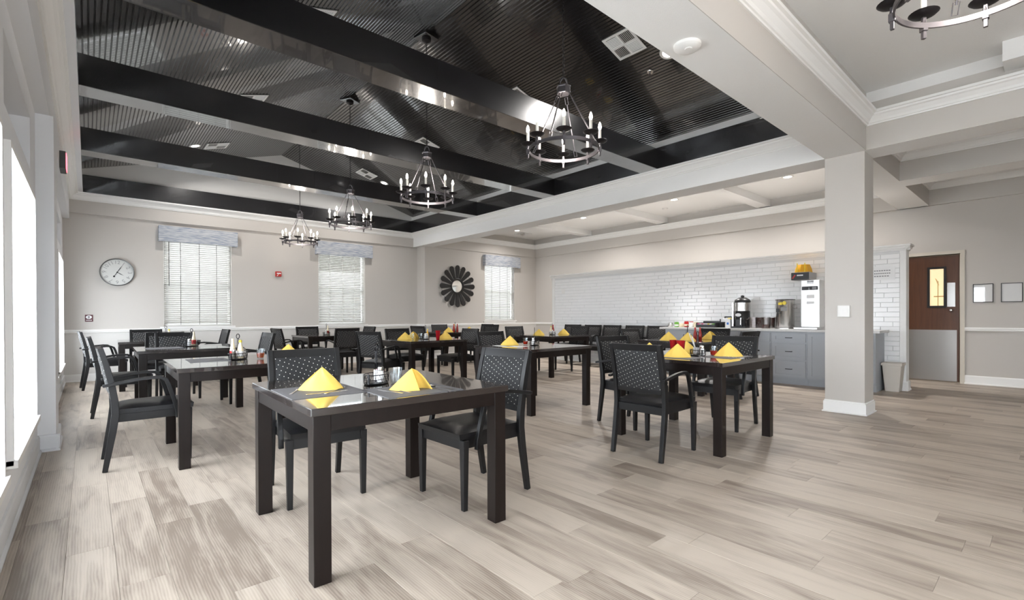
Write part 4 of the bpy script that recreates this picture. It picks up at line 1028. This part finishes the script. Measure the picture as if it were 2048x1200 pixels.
CD = {'T1': (1.245, 2.60, 40, 'black wire caddy with ring handle on the nearest table'), 'T2': (1.02, 4.93, 42, 'black wire caddy holding dressing bottles on the amber tea table'), 'T3': (1.02, 7.55, 40, 'black wire caddy with the red labelled bottle at left'), 'T4': (.99, 10.05, 40, 'wire caddy on the far left table, only its ring and a yellow cap showing'), 'T5': (3.69, 9.99, 42, 'wire caddy crowded with shakers under the middle blind'), 'T6': (4.19, 6.93, 40, 'wire caddy between glasses and the red tumbler on the middle table'), 'T7': (6.75, 9.78, 40, 'wire caddy on the sunburst mirror table'), 'T8': (4.35, 4.50, 44, 'tall handled empty looking wire caddy by the short red drink'), 'T9': (6.90, 6.63, 44, 'wire caddy with pink packets and a red bottle'), 'T10': (4.325, 2.255, 50, 'black wire caddy full of packets and paper on the right front table'), 'T11': (6.93, 3.78, 48, 'wire caddy with a tall ring on the table before the counter')}
for k, (x, y, a, lab) in CD.items(): caddy((x, y, TH), radians(a), lab, 'condiment caddies')
def shaker_me(fill):
    pass
def make_shaker(fill):
    r = root('shaker', label='x', cat='shaker')
    MB().lathe([(0, 0), (.019, 0), (.021, .004), (.021, .040), (.016, .055), (.015, .066), (0, .066)], 14).build('glass_body', fill, r)
    MB().lathe([(.0165, .064), (.0175, .068), (.0165, .084), (.010, .089), (0, .090)], 14, cap=False).build('steel_cap', 'steel', r)
    return r
salt = Maker(lambda: make_shaker('salt')); pepper = Maker(lambda: make_shaker('pepper'))
def make_bottle(body, cap, label_mat, h=.17, rr=.026):
    r = root('bottle', label='x', cat='bottle')
    MB().lathe([(0, 0), (rr * .9, 0), (rr, .006), (rr, h * .42), (rr * .8, h * .58), (rr * .45, h * .78), (rr * .38, h * .88), (0, h * .88)], 16).build('body', body, r)
    MB().lathe([(rr * .47, h * .87), (rr * .47, h * .985), (rr * .3, h), (0, h)], 12, cap=False).build('cap', cap, r)
    if label_mat: MB().lathe([(rr + .0004, h * .12), (rr + .0004, h * .40)], 16, cap=False).build('label_band', label_mat, r)
    return r
dress = Maker(lambda: make_bottle('cream', 'yellow_plastic', 'white_plastic', .165, .027)); hot = Maker(lambda: make_bottle('cream', 'cream', 'red_opaque', .18, .024)); ket = Maker(lambda: make_bottle('ketchup', 'red_opaque', None, .19, .027)); must = Maker(lambda: make_bottle('amber_plastic', 'yellow_plastic', None, .16, .018))
def make_packets(c):
    r = root('packet_bundle', label='x', cat='packets')
    for k in range(6):
        me = MB().box(-.001, .001, -.022, .022, 0, .062).mesh('packet', c if k % 2 else 'paper', smooth=0)
        inst('packet', me, r, (-.022 + k * .008, random.uniform(-.004, .004), .003), (0, radians(random.uniform(-8, 8)), 0))
    return r
pinkp = Maker(lambda: make_packets('pink_paper')); whitep = Maker(lambda: make_packets('paper')); bluep = Maker(lambda: make_packets('blue_paper'))
def in_caddy(k, du, dv):
    x, y, a, _ = CD[k]; a = radians(a); return (x + du * cos(a) - dv * sin(a), y + du * sin(a) + dv * cos(a), TH + .0105), a
ITEMS = [('T1', salt, .0, -.026, 'glass shaker in the caddy of the nearest table'), ('T1', pinkp, .048, .006, 'pink and white sugar packets in the caddy of the nearest table'),
 ('T2', dress, -.008, -.030, 'dressing bottle with yellow cap in the caddy at left'), ('T2', hot, -.050, .014, 'pale sauce bottle left of the yellow capped one'), ('T2', salt, .060, -.012, 'salt shaker right of the yellow capped bottle'), ('T2', pepper, -.070, -.012, 'shaker at the left end of the yellow capped bottle caddy'), ('T2', bluep, .035, .018, 'blue and white packets behind the yellow capped bottle'),
 ('T3', hot, .004, -.030, 'cream bottle with a red label at left'), ('T3', salt, -.058, -.020, 'salt shaker left of the red labelled bottle'), ('T3', whitep, .052, .0, 'white packets right of the red labelled bottle'),
 ('T4', dress, .045, -.02, 'yellow capped bottle on the far left table'),
 ('T5', salt, -.05, -.02, 'left shaker under the middle blind'), ('T5', hot, -.005, -.03, 'pale bottle under the middle blind'), ('T5', pepper, .055, -.015, 'right shaker under the middle blind'),
 ('T6', salt, -.055, -.018, 'left shaker in the caddy of the middle table'), ('T6', salt, -.012, -.03, 'right shaker in the caddy of the middle table'), ('T6', must, .03, -.025, 'slim amber bottle with yellow cap on the middle table'), ('T6', whitep, .062, .005, 'white packets in the caddy of the middle table'),
 ('T7', salt, .05, -.02, 'shaker on the mirror table'), ('T7', dress, .04, .022, 'yellow capped bottle on the mirror table'),
 ('T8', pepper, .055, .02, 'pepper shaker in the caddy by the short red drink'), ('T8', salt, -.05, .015, 'salt shaker in the caddy by the short red drink'),
 ('T9', pinkp, -.005, -.02, 'pink packets in the caddy of the far right table'), ('T9', salt, -.055, -.01, 'salt shaker beside the pink packets'), ('T9', ket, .056, -.014, 'dark red sauce bottle beside the pink packets'), ('T9', dress, .01, .025, 'yellow capped bottle behind the pink packets'),
 ('T10', salt, -.055, -.02, 'left shaker in the caddy of the right front table'), ('T10', pepper, -.012, -.028, 'right shaker in the caddy of the right front table'), ('T10', whitep, .055, -.005, 'white packets in the caddy of the right front table'),
 ('T11', salt, -.05, -.02, 'shaker in the caddy before the counter'), ('T11', whitep, .04, 0, 'white packets in the caddy before the counter')]
for k, mk, du, dv, lab in ITEMS:
    p, a = in_caddy(k, du, dv); mk(p, a, lab, 'condiments on the tables')
for x, y, lab in ((6.52, 9.50, 'red sauce bottle on the mirror table, left one'), (6.60, 9.47, 'short red bottle on the mirror table, right one'), (7.09, 3.74, 'red sauce bottle left of two on the table before the counter'), (7.15, 3.69, 'red sauce bottle right of two on the table before the counter')): ket((x, y, TH), 0, lab, 'red bottles on the tables')

# glasses
def make_glass(fill, level, h=.092):
    r = root('drinking_glass', label='x', cat='glass')
    ro, rt = .029, .040
    MB().lathe([(0, 0), (ro - .003, 0), (ro, .004), (ro + (rt - ro) * .5, h * .5), (rt, h), (rt - .0022, h), (ro + (rt - ro) * .5 - .0024, h * .5), (ro - .003, .010), (0, .010)], 16).build('tumbler_wall', 'tumbler_glass', r, smooth=30)
    if fill:
        t = level; MB().lathe([(0, .0105), (ro - .0036, .0105), (ro + (rt - ro) * t - .0032, h * t), (0, h * t)], 16).build('drink', fill, r, smooth=30)
    return r
g0 = Maker(lambda: make_glass(None, 0)); gt = Maker(lambda: make_glass('tea', .58)); gr = Maker(lambda: make_glass('red_drink', .55))
g0((1.315, 2.50, TH), 0, 'empty clear tumbler beside the caddy of the nearest table', 'glasses on the tables')
gt((1.185, 4.84, TH), 0, 'clear tumbler of amber tea on the left table', 'glasses on the tables')
gr((4.30, 4.62, TH), 0, 'short tumbler of bright red drink', 'glasses on the tables')
gr((4.415, 2.145, TH), 0, 'tumbler of red tea beside the caddy of the right front table', 'glasses on the tables')
g0((4.16, 7.05, TH), 0, 'clear tumbler right of the napkins on the middle table', 'glasses on the tables')
g0((4.06, 7.14, TH), .3, 'clear tumbler farther back on the middle table', 'glasses on the tables')
g0((6.62, 9.60, TH), .3, 'clear tumbler on the sunburst mirror table', 'glasses on the tables')
g0((6.80, 3.66, TH), .3, 'clear tumbler on the table before the counter', 'glasses on the tables')
def make_red():
    r = root('red_tumbler', label='x', cat='cup'); h, ro, rt = .145, .029, .042
    MB().lathe([(0, 0), (ro - .004, 0), (ro, .006), (rt - .001, h - .008), (rt + .001, h), (rt - .002, h), (rt - .004, h - .008), (ro - .004, .008), (0, .008)], 20).build('cup_wall', 'red_plastic', r, smooth=30)
    MB().lathe([(0, .009), (ro - .005, .009), (rt * .88 - .004, h * .62), (0, h * .62)], 20).build('drink', 'dark_tea', r)
    return r
redt = Maker(make_red)
redt((4.25, 2.46, TH), 0, 'red plastic tumbler at the back, right front table', 'red plastic tumblers'); redt((4.21, 2.365, TH), 0, 'red plastic tumbler nearer the caddy, right front table', 'red plastic tumblers'); redt((4.31, 6.74, TH), 0, 'red plastic tumbler on the middle three napkin table', 'red plastic tumblers')
# loose paper straws in the caddy of the right front table
st = root('paper_strip', (4.32, 2.26, TH + .06), 0, 'white folded paper strip leaning out of the right front caddy', 'paper')
m = MB(); m.mbox((-.032, .03, .075), (.020, .0015, .20), Matrix.Rotation(radians(-38), 3, 'Y') @ Matrix.Rotation(radians(20), 3, 'Z')); m.build('strip', 'paper', st, smooth=0)
m = MB(); m.mbox((-.020, .02, .055), (.016, .0015, .15), Matrix.Rotation(radians(-28), 3, 'Y')); m.build('fold', 'paper', st, smooth=0)

# ------------------------------------------------------------------ buffet counter
CX0, CX1 = 8.60, TXF - .01
def rail_panel(m, x, y0, y1, z0, z1, f=.055, t=.02):
    m.box(x - .006, x, y0, y1, z0, z1); m.box(x - t, x - .006, y0, y0 + f, z0, z1); m.box(x - t, x - .006, y1 - f, y1, z0, z1); m.box(x - t, x - .006, y0 + f, y1 - f, z0, z0 + f * .8); m.box(x - t, x - .006, y0 + f, y1 - f, z1 - f * .8, z1)
def pull(parent, x, y, z, vert=False, L=.10):
    m = MB()
    if vert: m.tube([(x, y, z - L / 2), (x - .028, y, z - L / 2 + .01), (x - .028, y, z + L / 2 - .01), (x, y, z + L / 2)], .006, 6)
    else: m.tube([(x, y - L / 2, z), (x - .028, y - L / 2 + .01, z), (x - .028, y + L / 2 - .01, z), (x, y + L / 2, z)], .006, 6)
    m.build('pull', 'plastic_black', parent)
units = [(1.76, 2.135, 'door', 'grey cabinet unit at the column end of the counter'), (2.135, 2.65, 'door', 'grey door cabinet unit right of the visible drawer stack'), (2.65, 3.185, 'drawer', 'grey three drawer unit beside the column'), (3.185, 3.715, 'drawer', 'grey three drawer unit behind the right front chair'), (3.715, 4.24, 'door', 'grey cabinet unit behind the table before the counter'), (4.24, 4.70, 'door', 'grey cabinet unit second from the left counter end'), (4.70, 5.16, 'door', 'grey cabinet unit at the left end of the counter')]
for y0, y1, kd, lab in units:
    r = root('base_cabinet', (0, 0, 0), 0, lab, 'cabinet', 'counter cabinet units')
    m = MB(); m.box(CX0, CX1, y0 + .001, y1 - .001, .105, .865); m.box(CX0 + .05, CX1, y0 + .001, y1 - .001, 0, .105); m.build('body', 'cabinet_grey', r, smooth=0)
    if kd == 'drawer':
        for z0, z1 in ((.695, .835), (.415, .665), (.125, .385)):
            m = MB(); rail_panel(m, CX0 - .001, y0 + .018, y1 - .018, z0, z1); d = m.build('drawer', 'cabinet_grey', r, smooth=0); pull(d, CX0 - .007, (y0 + y1) / 2, (z0 + z1) / 2)
    else:
        m = MB(); rail_panel(m, CX0 - .001, y0 + .018, y1 - .018, .125, .835); d = m.build('door', 'cabinet_grey', r, smooth=0); pull(d, CX0 - .02, y0 + .05, .72, True)
tag(MB().box(CX0 - .055, CX1, 1.70, 5.26, .866, .905).build('countertop', 'counter_stone', bevel=.004), 'pale speckled stone countertop along the tile wall', 'countertop')
CTZ = .9055
# tall brewer
br = root('coffee_brewer', (8.80, 2.66, CTZ), 0, 'tall white and steel brewer with amber funnel on the counter', 'coffee machine')
MB().box(-.02, .22, -.135, .135, .03, .80).build('tower', 'white_plastic', br, bevel=.006)
MB().box(-.022, -.02, -.128, .128, .04, .79).build('front_panel', 'steel', br, smooth=0)
MB().box(-.12, .22, -.02, .25, .80, .925).build('head', 'brushed_steel', br, bevel=.006)
m = MB(); m.box(-.126, -.12, -.015, .245, .805, .92); m.build('control_face', 'plastic_black', br, smooth=0)
m = MB(); m.box(-.130, -.126, .07, .16, .865, .885); m.build('display', 'paper', br, smooth=0)
m = MB(); m.mbox((-.13, .205, .855), (.006, .02, .07), Matrix.Rotation(radians(35), 3, 'X')); m.build('red_handle', 'red_opaque', br, smooth=0)
m = MB(); m.box(-.028, -.022, -.11, .12, .635, .695); m.build('grey_band', 'plastic_black', br, smooth=0)
m = MB(); m.add([(-.0285, -.0, .64), (-.0285, .03, .64), (-.0285, .015, .685)], [(0, 1, 2)]); m.box(-.0285, -.028, -.09, -.03, .645, .685); m.build('band_mark', 'grey_ink', br, smooth=0)
m = MB(); m.box(-.0235, -.022, -.05, .045, .74, .748); m.box(-.0235, -.022, -.05, .045, .758, .764); m.box(-.0235, -.022, -.05, .0, .766, .785); m.box(-.0235, -.022, .005, .045, .766, .785); m.build('lettering', 'grey_ink', br, smooth=0)
m = MB(); m.box(-.0235, -.022, -.06, .05, .50, .56); m.box(-.0235, -.022, -.06, .05, .41, .45); m.build('printed_label', 'paper', br, smooth=0)
MB().box(-.16, .22, -.14, .20, .0, .03).build('base', 'steel', br, bevel=.004)
m = MB(); m.lathe([(.135, .925), (.125, .98), (.095, 1.055), (0, 1.06)], 8, (.03, .115, 0), cap=False); m.build('amber_funnel', 'amber_plastic', br, smooth=20)
for q in (-1, 1): m = MB(); m.box(.0 - .085, -.075, .115 + q * .055 - .006, .115 + q * .055 + .006, .93, 1.075); m.build('funnel_rib', 'yellow_plastic', br, smooth=0)
# tea urn
ur = root('tea_urn', (8.86, 3.06, CTZ), 0, 'cylindrical stainless steel tea urn with black tap', 'urn')
MB().lathe([(0, .0), (.135, 0), (.138, .01), (.138, .475), (.142, .482), (0, .482)], 36).build('barrel', 'steel', ur)
MB().lathe([(0, .482), (.150, .482), (.150, .494), (.05, .500), (0, .500)], 36).build('lid', 'plastic_black', ur)
m = MB(); m.box(-.155, -.136, -.0, .055, .40, .44); m.build('yellow_label', 'yellow_plastic', ur, smooth=0)
m = MB(); m.lathe([(0, .0), (.03, .0), (.03, .02), (0, .02)], 16); o = m.build('lemon_mark', 'yellow_plastic', ur); o.matrix_basis = Matrix.Translation((-.13, -.035, .43)) @ Matrix.Rotation(-pi / 2, 4, 'Y')
m = MB(); m.box(-.150, -.133, -.07, .02, .30, .36); m.build('blue_label', 'numeral_grey', ur, smooth=0)
m = MB(); m.tube([(-.13, .045, .26), (-.20, .045, .26), (-.20, .045, .20)], .013, 8); m.box(-.21, -.19, .02, .07, .28, .34); m.build('tap', 'plastic_black', ur)
m = MB(); m.tube([(0, -.138, .40), (0, -.175, .40), (0, -.175, .34), (0, -.138, .34)], .006, 6); m.build('side_handle', 'steel', ur)
MB().lathe([(0, 0), (.16, 0), (.16, .012), (0, .012)], 30, (0, 0, -.0)).build('foot_ring', 'steel', ur)
# coffee dispenser
cdp = root('coffee_dispenser', (8.84, 3.76, CTZ), 0, 'black coffee dispenser with steel collar and domed lid', 'coffee machine')
MB().lathe([(0, .02), (.125, .02), (.125, .30), (.118, .31), (0, .31)], 28).build('body', 'plastic_black', cdp)
MB().lathe([(.122, .30), (.130, .305), (.130, .455), (.122, .46)], 28, cap=False).build('steel_collar', 'steel', cdp)
MB().lathe([(0, .455), (.132, .455), (.135, .485), (.12, .51), (.06, .545), (0, .55)], 28).build('lid', 'plastic_black', cdp)
MB().lathe([(.012, .545), (.028, .552), (.030, .575), (.015, .588), (0, .59)], 16).build('lid_knob', 'plastic_black', cdp)
m = MB(); m.box(-.175, .0, -.13, .13, 0, .03); m.box(-.16, -.02, -.06, .06, .03, .16); m.build('drip_base', 'plastic_black', cdp, bevel=.006)
m = MB(); m.box(-.150, -.10, .095, .125, .03, .46); m.build('sight_glass', 'steel', cdp, bevel=.003)
m = MB(); m.lathe([(0, 0), (.05, 0), (.05, .004), (0, .004)], 20, sy=.6); o = m.build('white_emblem', 'paper', cdp); o.matrix_basis = Matrix.Translation((-.128, .02, .235)) @ Matrix.Rotation(-pi / 2, 4, 'Y') @ Matrix.Rotation(pi / 2, 4, 'Z')
m = MB(); m.tube([(-.12, -.04, .18), (-.17, -.04, .18), (-.175, -.04, .06)], .012, 8); m.build('spout', 'steel', cdp)
# pitchers
def make_pitcher(fill, lev):
    r = root('pitcher', label='x', cat='pitcher'); h = .195
    MB().lathe([(0, 0), (.062, 0), (.068, .008), (.076, h), (.073, h), (.065, .012), (0, .012)], 24).build('jug_wall', 'pitcher_clear', r)
    if fill: MB().lathe([(0, .0125), (.063, .0125), (.063 + .009 * lev, h * lev), (0, h * lev)], 24).build('drink', fill, r)
    m = MB(); m.tube([(0, .072, .165), (0, .115, .16), (0, .125, .11), (0, .105, .055), (0, .068, .045)], .009, 8); m.build('handle', 'pitcher_clear', r)
    return r
p0 = Maker(lambda: make_pitcher(None, 0)); p1 = Maker(lambda: make_pitcher('dark_tea', .36)); p2 = Maker(lambda: make_pitcher('dark_tea', .95))
p0((8.70, 3.52, CTZ), 0, 'empty clear pitcher beside the coffee dispenser', 'clear pitchers'); p1((8.70, 3.31, CTZ), 0, 'clear pitcher a third full of dark tea', 'clear pitchers'); p2((8.93, 3.50, CTZ), -pi / 2, 'clear pitcher full of dark tea behind the others', 'clear pitchers'); dup(p2.o, (8.93, 3.315, CTZ), -pi / 2, 'clear pitcher full of dark tea next to the urn', 'clear pitchers')
# packet trays
tr = root('packet_tray', (8.82, 4.37, CTZ), 0, 'black stepped tray of sweetener packets on the counter', 'tray')
m = MB(); m.box(-.16, .14, -.185, .185, 0, .02); m.box(-.16, -.15, -.185, .185, .02, .06); m.box(.13, .14, -.185, .185, .02, .12); m.box(-.15, .13, .175, .185, .02, .09); m.box(-.15, .13, -.185, -.175, .02, .09); m.box(-.02, -.01, -.175, .175, .02, .08); m.build('tray_body', 'plastic_black', tr, bevel=.003)
for k in range(8): MB().box(-.14, -.03, .13 - .040 * k, .165 - .040 * k, .02, .075).build('packet_stack', ('pink_paper', 'paper', 'pink_paper', 'paper', 'paper', 'yellow_plastic', 'paper', 'green_plastic')[k], tr, smooth=0)
bx = root('packet_box', (8.87, 4.04, CTZ), 0, 'black box of creamer packets behind the stepped tray', 'box')
m = MB(); m.box(-.07, .13, -.12, .12, .09, .105); m.box(.12, .13, -.12, .12, .105, .21); m.box(-.07, .12, .11, .12, .0, .16); m.box(-.07, .12, -.12, -.11, .0, .16); m.build('box_body', 'plastic_black', bx, bevel=.003)
for k in range(5): MB().box(-.05, .10, -.105 + .043 * k, -.066 + .043 * k, .105, .16 + .012 * (k % 3)).build('packet_stack', ('paper', 'yellow_plastic', 'paper', 'paper', 'paper')[k], bx, smooth=0)
cb = root('carton', (8.72, 3.95, CTZ), 0, 'small white carton with a blue mark beside the black box', 'box')
MB().box(-.05, .05, -.045, .045, 0, .16).build('carton_body', 'paper', cb, bevel=.002); MB().box(-.052, -.05, -.018, .018, .06, .10).build('blue_mark', 'blue_paper', cb, smooth=0)
# small jars
JAR = [(5.13, 'window_grey', 'clear jar leftmost on the counter'), (5.0, 'green_plastic', 'green labelled jar on the counter'), (4.895, 'cream', 'cream jar right of the green one'), (4.79, 'red_opaque', 'red labelled jar on the counter'), (4.69, 'paper', 'white jar with red top on the counter'), (4.59, 'cream', 'cream jar next to the packet tray')]
for k, (y, c, lab) in enumerate(JAR):
    r = root('jar', (8.78, y + .02, CTZ), 0, lab, 'jar', 'jars on the counter'); h = (.085, .10, .085, .115, .11, .10)[k]
    MB().lathe([(0, 0), (.040, 0), (.043, .005), (.043, h * .82), (.036, h * .9), (0, h * .9)], 18).build('jar_body', 'steel' if k == 0 else c, r)
    MB().lathe([(.038, h * .86), (.039, h), (0, h)], 18, cap=False).build('lid', ('steel', 'green_plastic', 'paper', 'red_opaque', 'red_opaque', 'cream')[k], r)
    if k in (1, 3, 4): MB().lathe([(.0435, h * .2), (.0435, h * .5)], 18, cap=False).build('label_band', ('paper', 'paper', 'paper', 'cream', 'paper', 'paper')[k], r)
# trash bin
tb = root('trash_bin', (8.99, 1.625, 0), 0, 'beige plastic trash bin at the end of the counter', 'trash bin')
def frus(m, w0, d0, w1, d1, z0, z1):
    return m.add([(-w0, -d0, z0), (w0, -d0, z0), (w0, d0, z0), (-w0, d0, z0), (-w1, -d1, z1), (w1, -d1, z1), (w1, d1, z1), (-w1, d1, z1)], [(3, 2, 1, 0), (4, 5, 6, 7), (0, 1, 5, 4), (1, 2, 6, 5), (2, 3, 7, 6), (3, 0, 4, 7)])
frus(MB(), .105, .085, .13, .115, 0, .395).build('body', 'bin_beige', tb, bevel=.012)
m = MB()
for (x0, x1, y0, y1) in ((-.14, .14, -.125, -.105), (-.14, .14, .105, .125), (-.14, -.12, -.105, .105), (.12, .14, -.105, .105)): m.box(x0, x1, y0, y1, .385, .425)
m.build('rim', 'bin_beige', tb, bevel=.004)
bpy.context.view_layer.update()
